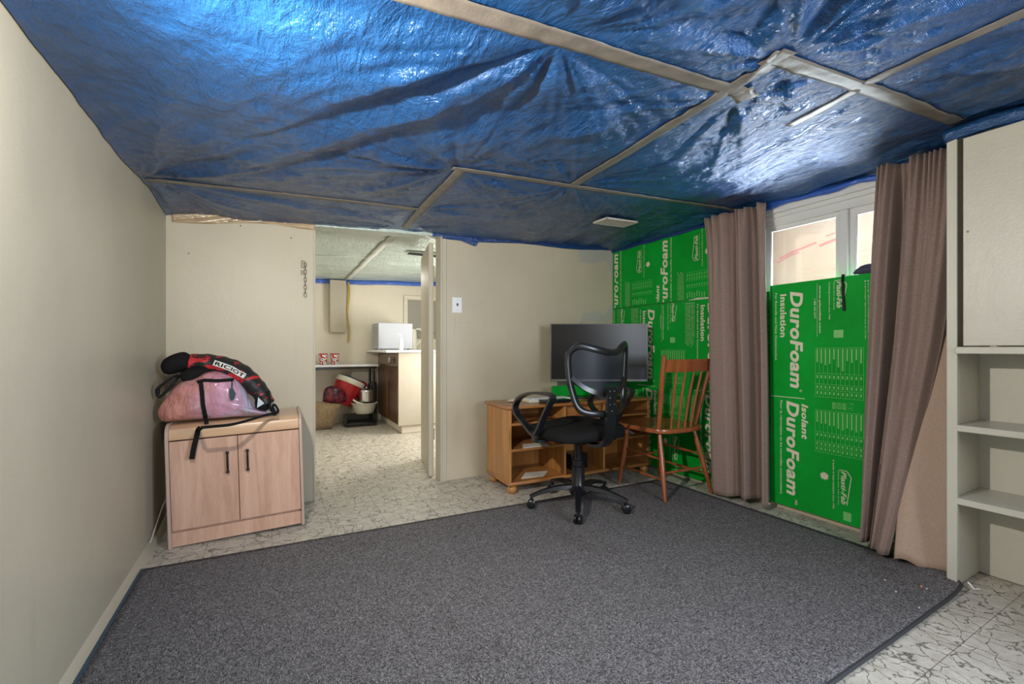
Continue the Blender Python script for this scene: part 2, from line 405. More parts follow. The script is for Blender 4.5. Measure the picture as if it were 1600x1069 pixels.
# ------------------------------------------------------------------ the room
YB = 3.32; XR = 2.955
struct('floor', MB().b(-0.75, 3.2, -2.3, 6.9, -0.08, 0), M['floor'])
struct('ceiling', MB().add([(-0.7, -2.3, 1.95), (3.2, -2.3, 2.13), (3.2, 6.9, 2.20), (-0.7, 6.9, 2.03), (-0.7, -2.3, 2.1), (3.2, -2.3, 2.25), (3.2, 6.9, 2.35), (-0.7, 6.9, 2.2)],
       [(0, 1, 2, 3), (7, 6, 5, 4), (0, 4, 5, 1), (1, 5, 6, 2), (2, 6, 7, 3), (3, 7, 4, 0)]), M['wall'])
struct('wall_left', MB().b(-0.68, -0.56, -2.3, YB, 0, 2.0), M['wall'])
struct('wall_back', MB().b(-0.68, 0.262, YB, YB + 0.11, 0, 2.0).b(1.180, 3.1, YB, YB + 0.11, 0, 2.12), M['wall'], 0.002)
struct('wall_rear', MB().b(-0.68, 3.1, -2.3, -2.2, 0, 2.1), M['wall'])
# right wall with the window opening
WY0, WY1, WZ0, WZ1 = 0.93, 1.86, 1.30, 1.965
struct('wall_right', MB().b(XR, XR + 0.12, -2.3, WY0, 0, 2.12).b(XR, XR + 0.12, WY1, YB, 0, 2.12).b(XR, XR + 0.12, WY0, WY1, 0, WZ0).b(XR, XR + 0.12, WY0, WY1, WZ1, 2.12), M['wall'])
# unpainted grey patch by the corner, ragged outline
pp = [(905, 386), (962, 386), (964, 500), (948, 504), (925, 502), (905, 506), (912, 490), (930, 486), (945, 492), (958, 470), (955, 430), (948, 408), (928, 412), (906, 410)]
struct('trim_wall_patch', MB().prism([(min(on_y(x, y, YB).x, 2.95), on_y(x, y, YB).z) for x, y in pp], 'y', YB - 0.0015, YB + 0.001), M['wall_patch'])
struct('baseboard_left', MB().prism([(-0.56, 0), (-0.535, 0), (-0.548, 0.035), (-0.56, 0.05)], 'y', -2.2, YB), M['wall'])
struct('trim_door_jamb', MB().b(1.166, 1.182, YB - 0.006, YB + 0.115, 0, 1.935).b(1.182, 1.215, YB - 0.008, YB, 0, 1.935).b(0.250, 0.264, YB - 0.003, YB + 0.11, 0, 1.91), M['door_paint'], 0.002)
struct('trim_door_head', MB().add([(0.26, YB - .01, 1.895), (1.18, YB - .01, 1.935), (1.18, YB + .11, 1.935), (0.26, YB + .11, 1.895), (0.26, YB - .01, 1.97), (1.18, YB - .01, 2.0), (1.18, YB + .11, 2.0), (0.26, YB + .11, 1.97)],
       [(0, 1, 2, 3), (7, 6, 5, 4), (0, 4, 5, 1), (1, 5, 6, 2), (2, 6, 7, 3), (3, 7, 4, 0)]), M['tarp_light_paled'])
# kitchen shell
struct('wall_kitchen_back', MB().b(-0.1, 2.8, 6.65, 6.75, 0, 2.15), M['kitchen_wall'])
struct('wall_kitchen_left', MB().b(-0.14, -0.04, YB + 0.11, 6.75, 0, 2.15), M['kitchen_wall'])
struct('wall_kitchen_right', MB().b(2.60, 2.70, YB + 0.11, 6.75, 0, 2.15), M['kitchen_wall'])

# ------------------------------------------------------------------ window
wn = bpy.data.objects.new('window_1', None); COL.objects.link(wn); wn['kind'] = 'structure'; wn.location = (XR, 1.4, 1.6)
def wl(mb): mb.v = [(x - XR, y - 1.4, z - 1.6) for x, y, z in mb.v]; return mb
wl(MB().b(XR - .012, XR + .02, 0.90, 1.90, 1.955, 2.035).b(XR - .022, XR - .012, 0.90, 1.90, 1.99, 2.035).b(XR, XR + .03, .90, 1.90, 1.925, 1.955)
   .b(XR - .008, XR + .02, 1.86, 1.92, 1.35, 1.96).b(XR - .008, XR + .02, .88, .935, 1.35, 1.96)).build('window_casing', M['white_trim'], wn, 0.004)
wl(MB().b(XR + .02, XR + .06, WY0, WY1, 1.875, 1.965).b(XR + .03, XR + .07, WY0, WY1, 1.30, 1.36).b(XR + .018, XR + .058, 1.33, 1.375, 1.36, 1.874)
   .b(XR + .02, XR + .06, WY0, WY0 + .03, 1.3, 1.9).b(XR + .02, XR + .06, WY1 - .03, WY1, 1.3, 1.9)).build('window_frame', M['white_trim'], wn, 0.004)
wl(MB().b(XR + .045, XR + .07, 1.375, 1.405, 1.33, 1.88).b(XR + .045, XR + .07, 1.80, 1.83, 1.33, 1.88).b(XR + .045, XR + .07, 1.40, 1.81, 1.85, 1.88)).build('sash', M['white_trim'], wn, 0.003)
wl(MB().b(XR + .045, XR + .07, 1.295, 1.33, 1.33, 1.88).b(XR + .045, XR + .07, .96, .985, 1.33, 1.88).b(XR + .045, XR + .07, .98, 1.30, 1.835, 1.88)).build('sash', M['white_trim'], wn, 0.003)
wl(MB().b(XR + .056, XR + .059, 1.40, 1.81, 1.33, 1.86)).build('pane', M['glass'], wn)
wl(MB().b(XR + .056, XR + .059, .98, 1.30, 1.33, 1.86)).build('pane', M['glass'], wn)
# the light board outside, with faded red scrawl and blue strip
def well_mat():
    m = mat('weathered pale board', (0.80, 0.70, 0.60), 0.8); n = NT(m)
    v = n.coords((1, 1, 1))
    red = n.ramp(n.noise(n.coords((1, 2.0, 9), (R(12), 0, 0)), 3.2, 4, 0.6), [(0.62, (0, 0, 0)), (0.68, (1, 1, 1))])
    n.col(n.mix(n.math('MULTIPLY', red, 0.45), n.ramp(n.noise(v, 3, 3), [(0.3, (0.50, 0.40, 0.315)), (0.7, (0.58, 0.47, 0.38))]), (0.75, 0.25, 0.25))); return m
M['well'] = well_mat()
wb = MB().b(3.42, 3.46, 0.2, 2.6, 0.9, 2.35).build('window_well_board', M['well'])
tag(wb, 'pale weathered board standing outside behind the window glass', 'board')
st = MB()
def scr(pts, w_=0.006):
    st.sweep([(3.415, y, z) for y, z in pts], [(-w_, -.001), (w_, -.001), (w_, .001), (-w_, .001)], up=(1, 0, 0))
scr([(1.98, 1.74), (1.90, 1.77), (1.80, 1.79), (1.72, 1.81)]); scr([(2.0, 1.71), (1.9, 1.75), (1.84, 1.76)], .004); scr([(1.70, 1.78), (1.62, 1.80), (1.52, 1.82)], .009); scr([(1.66, 1.84), (1.6, 1.85)], .004)
st.build('red_scrawl', mat('faded red marker', (0.62, 0.25, 0.25), 0.8), wb)
tag(MB().b(2.98, 3.5, 0.2, 2.6, 0.85, 0.9).build('window_well_gravel', M['floor']), 'pale ground of the window well outside the glass', 'ground', kind='structure')

# ------------------------------------------------------------------ tarp ceiling
def vn(x, y, seed):
    rs = np.random.RandomState(seed); G = rs.rand(64, 64)
    xi = np.floor(x).astype(int); yi = np.floor(y).astype(int); fx = x - xi; fy = y - yi
    fx = fx * fx * (3 - 2 * fx); fy = fy * fy * (3 - 2 * fy)
    g = lambda a, b: G[a % 64, b % 64]
    return (g(xi, yi) * (1 - fx) * (1 - fy) + g(xi + 1, yi) * fx * (1 - fy) + g(xi, yi + 1) * (1 - fx) * fy + g(xi + 1, yi + 1) * fx * fy) * 2 - 1
def fbm(x, y, seed, o=4):
    r = 0; a = 1
    for i in range(o): r = r + a * vn(x * 2 ** i + 7.3 * i, y * 2 ** i + 3.1 * i, seed + i); a *= 0.5
    return r
SEG = [((-.56, 2.74), (.82, 2.74)), ((.82, 2.07), (.82, 3.30)), ((.82, 2.04), (2.93, 2.02)), ((1.45, .80), (1.50, 2.03)), ((1.40, .80), (2.62, .79)), ((-.5, 1.08), (1.52, 1.0)), ((1.85, -.3), (1.85, .80)), ((1.88, .80), (1.93, 1.15))]
ANCH = [(-.54, 2.72, 1.1, .016, 9), (.82, 2.09, .55, .014, 8), (.74, 1.06, .9, .018, 7), (1.50, 1.02, .7, .014, 9), (1.45, .80, .6, .014, 9), (1.50, 2.02, .45, .016, 10), (1.93, .80, .5, .011, 10), (2.62, .79, .5, .010, 8), (.82, 2.76, .35, .010, 9), (2.93, 2.03, .6, .010, 9), (.85, 3.25, .4, .010, 9)]
def tarp_h(x, y):
    """downward sag of the sheet, in metres"""
    x = np.asarray(x, float); y = np.asarray(y, float)
    dmin = np.full(x.shape, 9.0)
    for (a, b), (c, d) in SEG:
        L = (c - a) ** 2 + (d - b) ** 2; t = np.clip(((x - a) * (c - a) + (y - b) * (d - b)) / L, 0, 1)
        dmin = np.minimum(dmin, np.hypot(x - a - t * (c - a), y - b - t * (d - b)))
    free = 1 - np.exp(-(dmin / 0.10) ** 2)
    h = 0.016 * (1 - np.exp(-dmin / 0.25))
    for k, (ax, ay, L, A, f) in enumerate(ANCH):
        r = np.hypot(x - ax, y - ay) + 1e-4; th = np.arctan2(y - ay, x - ax)
        n = vn(th * f / 1.2 + 20, r * 1.3 + k, 30 + k) + 0.45 * vn(th * f * 2.2 + 20, r * 2 + k, 60 + k)
        h = h + 1.35 * A * np.exp(-r / L) * np.minimum(1, r / 0.14) * n * (0.06 + 0.94 * free)
    # long tension folds from the nail to the far left corner
    dx, dy = -1.28, 1.66; q = math.hypot(dx, dy); s = ((x - .74) * dx + (y - 1.06) * dy) / q; t = (-(x - .74) * dy + (y - 1.06) * dx) / q
    m = np.exp(-(t / .45) ** 2) * np.clip(s * 3, 0, 1) * np.clip((2.0 - s) * 2, 0, 1)
    h = h + 0.020 * m * (fbm(t * 9 + 30, s * .8 + 9, 5, 3)) * free
    # folds running away from the camera on the window side
    m = 1 / (1 + np.exp(-(x - 1.75) * 6))
    h = h + 0.012 * m * fbm((x - .22 * y) * 11 + 30, y * 1.3 + 9, 12, 4) * (0.04 + .96 * free)
    m = 1 / (1 + np.exp((y - 1.0) * 8)) * 1 / (1 + np.exp(-(x - .9) * 4))
    h = h + 0.010 * m * fbm((x - .1 * y) * 15 + 30, y * 2.5 + 9, 22, 4) * free
    h = h + 0.007 * fbm(x * 5 + 20, y * 5 + 20, 40, 4) * (0.04 + .96 * free)
    # packing creases
    for (cx, sl) in ((-.21, .02), (.045, .02), (.33, .03), (.62, -.10)):
        h = h - 0.0035 * np.exp(-((x - cx - sl * (y - 1.6)) / .006) ** 2)
    for cy in (1.45, 1.86, 2.4): h = h - 0.0025 * np.exp(-((y - cy - .08 * (x - .3)) / .006) ** 2) * (x < 1.4)
    # turned down towards the walls
    h = h + 0.030 * np.exp(-((2.95 - x) / 0.07)) + 0.012 * np.exp(-((x + .56) / 0.06)) + 0.004 * np.exp(-((YB - y) / 0.05))
    return h
def tarp_z(x, y): return 1.875 + 0.047 * (np.asarray(x) + 0.56) - tarp_h(x, y) + 0.008
xs = np.arange(-0.555, 2.9495, 0.0115); ys = np.concatenate([np.arange(-2.15, 0.2, 0.08), np.arange(0.2, YB - 0.004, 0.0115), [YB - 0.004]])
GX, GY = np.meshgrid(xs, ys, indexing='ij'); GZ = tarp_z(GX, GY)
nx, ny = GX.shape
tm = MB(); tm.v = list(zip(GX.ravel().tolist(), GY.ravel().tolist(), GZ.ravel().tolist()))
tm.f = [(i * ny + j, i * ny + j + 1, (i + 1) * ny + j + 1, (i + 1) * ny + j) for i in range(nx - 1) for j in range(ny - 1)]
tarp = tm.build('ceiling_tarp', M['tarp'], angle=180)
tag(tarp, 'large wrinkled blue poly tarp stretched and taped under the whole room ceiling', 'tarp')
# hems: bright roll above the window, dark fold along the back wall, loose corner flap
pts = [(2.925 - .006 * math.sin(i * .9), YB - 1.18 - i * (YB - 1.18 - .80) / 24, 2.008 - .012 * (i / 24) + .004 * math.sin(i * 1.7)) for i in range(25)]
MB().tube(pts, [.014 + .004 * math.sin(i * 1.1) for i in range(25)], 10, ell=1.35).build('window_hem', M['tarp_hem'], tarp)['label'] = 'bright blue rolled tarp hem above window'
pts = [(2.93, YB - i * 1.18 / 12, 2.0 + .004 * math.sin(i * 2.1)) for i in range(13)]
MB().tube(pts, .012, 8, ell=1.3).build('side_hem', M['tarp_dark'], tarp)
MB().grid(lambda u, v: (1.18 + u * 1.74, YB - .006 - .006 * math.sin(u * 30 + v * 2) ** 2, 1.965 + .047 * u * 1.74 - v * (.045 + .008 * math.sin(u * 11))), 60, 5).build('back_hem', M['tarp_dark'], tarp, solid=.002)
fl = [on_y(x, y, YB - .018) for x, y in ((676, 362), (745, 372), (748, 377), (743, 385), (715, 374), (690, 369), (676, 370))]
MB().prism([(p.x, p.z) for p in fl], 'y', YB - .019, YB - .015).build('loose_flap', M['tarp_dark'], tarp)
MB().lathe([(.006, 0), (.006, .002)], tuple(on_y(738, 380, YB - .021)), 12, Matrix.Rotation(R(90), 3, 'X')).build('grommet', M['chrome'], tarp)
MB().grid(lambda u, v: (2.618 - .022 * math.sin(v * 3.1) + .004 * math.sin(u * 40), .795 - u * 1.3, 2.02 - v * .062 + .003 * math.sin(u * 23)), 40, 8).build('cupboard_hem', M['tarp'], tarp, solid=.002)

def tape_on_tarp(p, q, wd, label, m='tape', n=60, name='tape_strip', lift=0.004, wob=0.004):
    p = Vector(p); q = Vector(q); d = (q - p); L = d.length; d.normalize(); s = Vector((-d.y, d.x)); mb = MB()
    n = max(8, int(L / .018)); vs = []; K = 6
    U = np.linspace(0, 1, n); sd = int(abs(p.x * 17 + q.y * 31)) % 50
    for i, u in enumerate(U):
        c = p + d * L * u + s * wob * math.sin(u * 5 + sd)
        ww = wd * (1 + .06 * math.sin(u * 9 + sd))
        zc = [float(tarp_z(c.x + s.x * ww * (k / (K - 1) - .5), c.y + s.y * ww * (k / (K - 1) - .5))) for k in range(K)]
        zs = min(zc); 
        for k in range(K):
            f = k / (K - 1) - .5
            vs.append((c.x + s.x * ww * f, c.y + s.y * ww * f, min(zc[k], zs + .012) - lift - .002 * (1 - (2 * f) ** 2) - .0007 * math.sin(u * L * 60 + k)))
    mb.add(vs, [(i * K + k, i * K + k + 1, (i + 1) * K + k + 1, (i + 1) * K + k) for i in range(n - 1) for k in range(K - 1)])
    o = mb.build(name, M[m], solid=.0015, angle=80); tag(o, label, 'tape', 'tape strips over the tarp seams'); return o
tape_on_tarp((-.54, 2.735), (.83, 2.77), .04, 'long tan tape strip on the blue tarp nearest the far left corner')
tape_on_tarp((.865, 3.24), (.825, 2.05), .055, 'short tape strip on tarp running from the doorway head toward the camera')
tape_on_tarp((.78, 2.055), (2.92, 1.99), .045, 'long tape strip on tarp passing just in front of the ceiling vent')
tape_on_tarp((1.50, 2.05), (1.405, .78), .058, 'tape strip running away from camera and joining the strip by the vent')
tape_on_tarp((-.50, 1.115), (1.49, .995), .062, 'wide tape strip across the tarp entering at the top edge of the photo')
tape_on_tarp((1.36, .825), (2.60, .745), .060, 'tape strip on tarp ending at the top of the white cupboard')
tape_on_tarp((1.855, .775), (1.845, -.25), .048, 'brown tape strip on tarp at the upper right running toward the camera')
tape_on_tarp((1.87, .80), (1.93, 1.08), .045, 'short faded tape end on tarp above the window side', 'tape')
tape_on_tarp((1.47, .985), (1.55, 1.02), .07, 'torn brown tape end poking out past the crossing strip', 'tape')
# shiny tan tape on the wall top, left of the doorway
tm2 = MB().grid(lambda u, v: (-.53 + u * .79, YB - .004 - .008 * abs(math.sin(u * 9 + v * 4)), (1.874 + .058 * u) - v * (.058 - .012 * math.sin(u * 3) + .008 * math.sin(u * 8))), 60, 8)
tag(tm2.build('wall_top_tape', M['kraft_tape'], solid=.001), 'crumpled shiny tan tape along the wall top left of doorway', 'tape')
# ceiling vent on the tarp
vc = Vector((2.22, 2.48)); vt = thing('ceiling_vent', 'beige slotted metal vent register in the tarp near the back corner', 'vent', (vc.x, vc.y, float(tarp_z(vc.x, vc.y)) - .018), R(2))
vt.rotation_euler = (0, -R(2.7), R(2))
MB().b(-.155, .155, -.075, -.062, -.006, .006).b(-.155, .155, .062, .075, -.006, .006).b(-.155, -.142, -.075, .075, -.006, .006).b(.142, .155, -.075, .075, -.006, .006).build('frame', M['unit_paint'], vt, .002)
sm = MB()
for i in range(18): sm.box((-.135 + i * .0155, 0, 0), (.004, .124, .012), Matrix.Rotation(R(35), 3, 'Y'))
sm.build('louvre_slats', M['unit_paint'], vt)
MB().b(-.15, .15, -.07, .07, .006, .009).build('backing', M['tape'], vt)

# kitchen tarp
def ktz(x, y):
    return 1.905 + .047 * (x + .56) + .020 * (y - 3.43) - .010 * fbm(np.asarray(x) * 2 + 9 + .3 * y, np.asarray(y) * 9 + 4, 77, 3) - .01 * np.exp(-(6.64 - y) / .06)
kx = np.arange(-.035, 2.60, .03); ky = np.arange(YB + .115, 6.645, .02); KX, KY = np.meshgrid(kx, ky, indexing='ij'); KZ = ktz(KX, KY)
a_, b_ = KX.shape; km = MB(); km.v = list(zip(KX.ravel().tolist(), KY.ravel().tolist(), KZ.ravel().tolist()))
km.f = [(i * b_ + j, i * b_ + j + 1, (i + 1) * b_ + j + 1, (i + 1) * b_ + j) for i in range(a_ - 1) for j in range(b_ - 1)]
kt = tag(km.build('kitchen_tarp', M['tarp_light_paled'], angle=180), 'tarp under the kitchen ceiling beyond the doorway, coloured pale as if strongly lit', 'tarp')
MB().grid(lambda u, v: (-.03 + u * 2.6, 6.64 - .01 * math.sin(u * 50) ** 2, float(ktz(-.03 + u * 2.6, 6.63)) + .004 - v * .065), 60, 4).build('blue_hem', M['tarp_hem'], kt, solid=.003)['label'] = 'bright blue hem'
def ktape(p, q, w_, label):
    n = 50; p = Vector(p); q = Vector(q); s = (q - p).normalized(); s = Vector((-s.y, s.x)) * w_ / 2
    mb = MB(); vs = []
    for i in range(n):
        c = p + (q - p) * i / (n - 1)
        for k in (-1, 0, 1): vs.append((c.x + s.x * k, c.y + s.y * k, float(ktz(c.x, c.y)) - .012))
    mb.add(vs, [(i * 3 + k, i * 3 + k + 1, i * 3 + 4 + k, i * 3 + 3 + k) for i in range(n - 1) for k in (0, 1)])
    tag(mb.build('tape_strip', mat('pale tape', (.5, .52, .46), .4), solid=.002), label, 'tape')
ktape((.86, 3.5), (.93, 6.55), .06, 'pale tape strip running lengthwise under the kitchen tarp')
ktape((0.0, 4.7), (.9, 4.72), .02, 'thin pale tape strip crossing the kitchen tarp to its left')
kv = thing('kitchen_ceiling_vent', 'small slotted vent in the kitchen tarp', 'vent', (1.32, 4.25, float(ktz(1.32, 4.25)) - .03), 0)
MB().b(-.17, .17, -.06, .06, .004, .008).build('frame', M['tarp_light_paled'], kv)
sm = MB()
for i in range(14): sm.b(-.15 + i * .0225, -.138 + i * .0225, -.045, .045, -.003, .004)
sm.build('louvre_slats', M['dark'], kv)

# ------------------------------------------------------------------ carpet
def cz(x, y):
    # corner curls up against the white cupboard
    k = max(0, 1 - math.hypot((x - 2.72) / .30, (y - .80) / .22)); return .010 + .055 * k * k + .0015 * math.sin(x * 7) * math.sin(y * 6)
def carpet_xy(u, v):
    a = Vector((-.535, .70)); b = Vector((2.73, .74)); c = Vector((2.71, 2.50)); d = Vector((-.535, 2.645))
    p = a * (1 - u) * (1 - v) + b * u * (1 - v) + c * u * v + d * (1 - u) * v
    rr = max(0, (u - .965) / .035) * max(0, (.07 - v) / .07)
    p = p + Vector((-.07, .05)) * rr
    return p
cp = tag(MB().grid(lambda u, v: (*carpet_xy(u, v), cz(*carpet_xy(u, v))), 90, 60).build('carpet', M['carpet'], solid=.009, angle=180), 'large dark grey woven area carpet covering most of the crackle vinyl floor', 'carpet')
def edge(f, n=120):
    pts = [];
    for i in range(n):
        p = carpet_xy(*f(i / (n - 1))); pts.append((p.x, p.y, cz(p.x, p.y) + .001))
    return pts
MB().tube(edge(lambda t: (t, 0)), .0075, 6, ell=.9).build('binding', M['binding'], cp)
MB().tube(edge(lambda t: (1, t)), .0075, 6, ell=.9).build('binding', M['binding'], cp)
MB().tube(edge(lambda t: (t, 1)), .0055, 6, ell=.9).build('binding', M['binding'], cp)
MB().tube([(-.535, .75 + i * .063, .014) for i in range(31)], .006, 6).build('tape_edge', M['blue_tape'], cp)['label'] = 'teal taped edge along the left wall'

# ------------------------------------------------------------------ foam boards with print
TXT = {}
def text_verts(s, bold=0.0, shear=0.0):
    key = (s, bold, shear)
    if key not in TXT:
        c = bpy.data.curves.new('t', 'FONT'); c.body = s; c.offset = bold; c.shear = shear; c.resolution_u = 3; c.space_character = 1.0 + bold * 2
        o = bpy.data.objects.new('t', c); COL.objects.link(o); bpy.context.view_layer.update()
        me = bpy.data.meshes.new_from_object(o.evaluated_get(bpy.context.evaluated_depsgraph_get()))
        vs = [(v.co.x, v.co.y) for v in me.vertices]; fs = [tuple(p.vertices) for p in me.polygons]
        bpy.data.objects.remove(o); bpy.data.meshes.remove(me)
        x0 = min(v[0] for v in vs); x1 = max(v[0] for v in vs); y1 = max(v[1] for v in vs); y0 = min(v[1] for v in vs)
        TXT[key] = ([((x - x0) / (x1 - x0), (y - y0) / (y1 - y0)) for x, y in vs], fs)
    return TXT[key]
class Print:
    """flat print on a wall x = X. s runs down the board (reading direction), t runs to the right in the photo (towards -y)"""
    def __init__(s, X, Y0, Z0, flip=False, ylim=(0, 9), zlim=(0, 9)):
        s.X, s.Y0, s.Z0, s.flip, s.ylim, s.zlim = X, Y0, Z0, flip, ylim, zlim; s.cur = {}; s.name = 'print_lettering'; s.bd = None
    def P(s, a, t):
        if s.flip: y, z = s.Y0 + t, s.Z0 + a
        else: y, z = s.Y0 - t, s.Z0 - a
        return y, z
    def ok(s, pts):
        for a, t in pts:
            y, z = s.P(a, t)
            if not (s.ylim[0] <= y <= s.ylim[1] and s.zlim[0] <= z <= s.zlim[1]): return False
        return True
    def put(s, vs, fs, faint=False):
        vs2 = [s.P(a, t) for a, t in vs]
        keep = [s.ylim[0] <= y <= s.ylim[1] and s.zlim[0] <= z <= s.zlim[1] for y, z in vs2]
        fs = [f for f in fs if all(keep[i] for i in f)]
        if fs: s.cur.setdefault((s.name, faint), MB()).add([(s.X + (.0002 if faint else 0), y, z) for y, z in vs2], fs)
    def part(s, name):
        s.flush(); s.name = name
    def flush(s):
        for (nm, faint), mb in s.cur.items(): mb.build(nm, M['print_faint'] if faint else M['print'], s.bd)
        s.cur = {}
    def text(s, t, a0, a1, t0, t1, bold=0.0, shear=0.0, faint=False):
        """a: along; t0 baseline side, t1 top side"""
        vs, fs = text_verts(t, bold, shear)
        s.put([(a0 + x * (a1 - a0), t0 + y * (t1 - t0)) for x, y in vs], fs, faint)
    def rect(s, a0, a1, t0, t1, faint=False):
        n = max(1, int(abs(a1 - a0) / .04)); vs = []; fs = []
        for i in range(n + 1): a = a0 + (a1 - a0) * i / n; vs += [(a, t0), (a, t1)]
        fs = [(2 * i, 2 * i + 2, 2 * i + 3, 2 * i + 1) for i in range(n)]
        s.put(vs, fs, faint)
    def line(s, p, q, w_=.002, faint=False):
        p = Vector(p); q = Vector(q); d = (q - p).normalized(); k = Vector((-d.y, d.x)) * w_ / 2
        s.put([p + k, q + k, q - k, p - k], [(0, 1, 2, 3)], faint)
    def logo(s, a, t, L=.155, h=.055):
        s.text('Plasti-Fab', a, a + L, t + .004, t + h * .55, .02, .25)
        o = [(a - .004, t - .004), (a - .004, t + h * .62), (a + L * .12, t + h), (a + L * .93, t + h * .62), (a + L * .93, t + h * .45)]
        s.line((a - .006, t - .006), (a - .006, t + h * .62), .0035)
        s.line((a - .006, t + h * .62), (a + L * .14, t + h), .004); s.line((a + L * .14, t + h), (a + L, t + h * .60), .004)
        s.text('Value you can trust', a - .004, a + L + .01, t - .014, t - .007, .01, 0)
    def leaf(s, a, t, r=.02):
        pts = []; n = 22
        for i in range(n):
            rr = r if i % 2 == 0 else r * (.62 if i % 4 == 1 else .75); pts.append((a + rr * math.cos(i * 2 * math.pi / n), t + rr * math.sin(i * 2 * math.pi / n)))
        s.put(pts + [(a, t)], [(i, (i + 1) % n, n) for i in range(n)])
    def table(s, a0, a1, t0, t1, rows=11):
        for i in range(rows + 1):
            t = t0 + (t1 - t0) * i / rows; s.line((a0, t), (a1, t), .0011, True)
        for f in (0, .52, .74, .86, 1): s.line((a0 + (a1 - a0) * f, t0), (a0 + (a1 - a0) * f, t1), .0013, True)
        rnd = random.Random(int(a0 * 100 + t0 * 1000))
        for i in range(rows):
            t = t0 + (t1 - t0) * (i + .32) / rows; h = (t1 - t0) / rows * .3
            L = (a1 - a0) * rnd.uniform(.18, .45); s.rect(a0 + .006, a0 + .006 + L, t, t + h, True)
            for f in (.56, .77, .89): s.rect(a0 + (a1 - a0) * f, a0 + (a1 - a0) * (f + .06), t, t + h, True)
    def bullets(s, a0, t0, n=6, dt=.013, L=.3):
        rnd = random.Random(n + int(t0 * 100)); words = ['Lightweight rigid board easy to handle', 'Energy efficient constant insulating value', 'Suitable for foundation and wall use', 'Moisture resistant closed cell structure', 'Meets national building code', 'Durable film faced both sides']
        for i in range(n):
            t = t0 + i * dt; s.rect(a0 - .016, a0 - .010, t, t + .006)
            s.text(words[i % 6], a0, a0 + L * rnd.uniform(.6, 1), t, t + .0068)
    def column(s, cut=None):
        """one repeat of the printed pattern; t=0 is the baseline of the big name"""
        s.part('large_lettering')
        s.text('DuroFoam', 0, .615, 0, .078, .034, .18)
        s.text('®', .622, .637, .058, .073)
        s.part('medium_lettering')
        s.text('Insulation', .012, .29, -.062, -.022, .03, .0)
        s.part('small_lettering')
        s.text('For Retrofit and New Construction', 0, .44, -.095, -.082, .012)
        s.part('divider_line'); s.rect(.675, .679, -.12, .088)
        s.part('medium_lettering')
        s.text('Isolant', .71, .93, .070, .108, .034, .2)
        s.part('large_lettering')
        s.text('DuroFoam', .70, 1.30, -.022, .055, .034, .18)
        s.text('MD', 1.325, 1.355, .03, .045, .02)
        s.part('small_lettering')
        s.text('Pour la rénovation et les nouvelles constructions', .70, 1.31, -.062, -.048, .014, .1)
        s.part('web_address')
        s.text('www.plastifab.com', -.02, .27, .168, .182, .016); s.line((-.03, .16), (.29, .16), .0014)
        s.text('1 888 446-5377', .06, .18, .143, .152, .01)
        s.part('maker_mark')
        s.logo(-.03, .262); s.text('Insulating solutions since 1968', -.03, .19, .222, .231, .01); s.rect(.255, .30, .25, .30, True)
        s.part('print_table'); s.table(.36, .655, .15, .40); s.part('print_table'); s.table(.735, .99, .15, .40); s.part('certification_mark'); s.text('Tested and listed', .68, .72, .24, .35, 0, 0, True)
        s.part('maple_leaf_mark'); s.leaf(1.13, .20, .026); s.part('maker_mark'); s.logo(1.08, .285, .19); s.text('A leader in foam insulation since 1968', 1.02, 1.31, .245, .254, .01); s.rect(1.31, 1.36, .30, .34, True)
        s.part('bullet_list'); s.bullets(.0, .405, 7, .0135, .42); s.part('bullet_list')
        s.bullets(.74, .425, 5, .0135, .34); s.flush()
def board(name, label, x0, x1, ya, yb, za, zb):
    return tag(MB().b(x0, x1, ya, yb, za, zb).build(name, M['foam'], None, .002), label, 'insulation board')
def do_print(bd, X, ya, yb, za, zb, cols, Z0, flip=False):
    for Y in cols:
        p = Print(X, Y, Z0, flip, (ya + .004, yb - .004), (za + .004, zb - .004)); p.bd = bd; p.column()
# board in front of the window, lower left board, upper left board
b1 = board('foam_board', 'green insulation board with cream lettering propped upright in front of the window', 2.915, 2.94, 0.86, 1.755, 0.035, 1.47)
do_print(b1, 2.9142, .86, 1.755, .035, 1.47, [1.625], 1.415)
b2 = board('foam_board', 'lower green insulation board behind the wooden chair and television', 2.93, 2.954, 1.765, 3.315, 0.02, 1.435)
do_print(b2, 2.9292, 1.765, 3.315, .02, 1.435, [2.245, 2.855, 3.465], 1.40)
b3 = board('foam_board', 'upper green insulation board between the tarp and the board below', 2.932, 2.954, 1.93, 3.315, 1.44, 2.03)
do_print(b3, 2.9312, 1.93, 3.315, 1.44, 2.01, [2.655, 2.045, 3.26], .67, True)
MB().add([(2.9305, 2.20, 1.415), (2.9305, 2.24, 1.445), (2.9305, 2.34, 1.45), (2.9305, 2.43, 1.437), (2.9305, 2.33, 1.435), (2.9305, 2.25, 1.425)], [(0, 1, 2, 3, 4, 5)]).build('torn_edge', M['paper'], b3)['label'] = 'torn whitish edge'
# offcut strip lying behind the desk
tag(MB().b(-.4, .4, -.01, .01, 0, .09).build('foam_offcut', M['foam'], None, .002), 'narrow green foam offcut with white marks standing behind the desk top', 'insulation offcut')
oc = bpy.data.objects['foam_offcut']; oc.location = (2.50, 3.12, .64); oc.rotation_euler = (0, 0, R(-3))
mk = MB()
for i in range(9): mk.prism([(.05 + i * .035, .012), (.068 + i * .035, .012), (.058 + i * .035, .04)], 'y', -.0112, -.0105)
mk.build('print_marks', M['print'], oc)

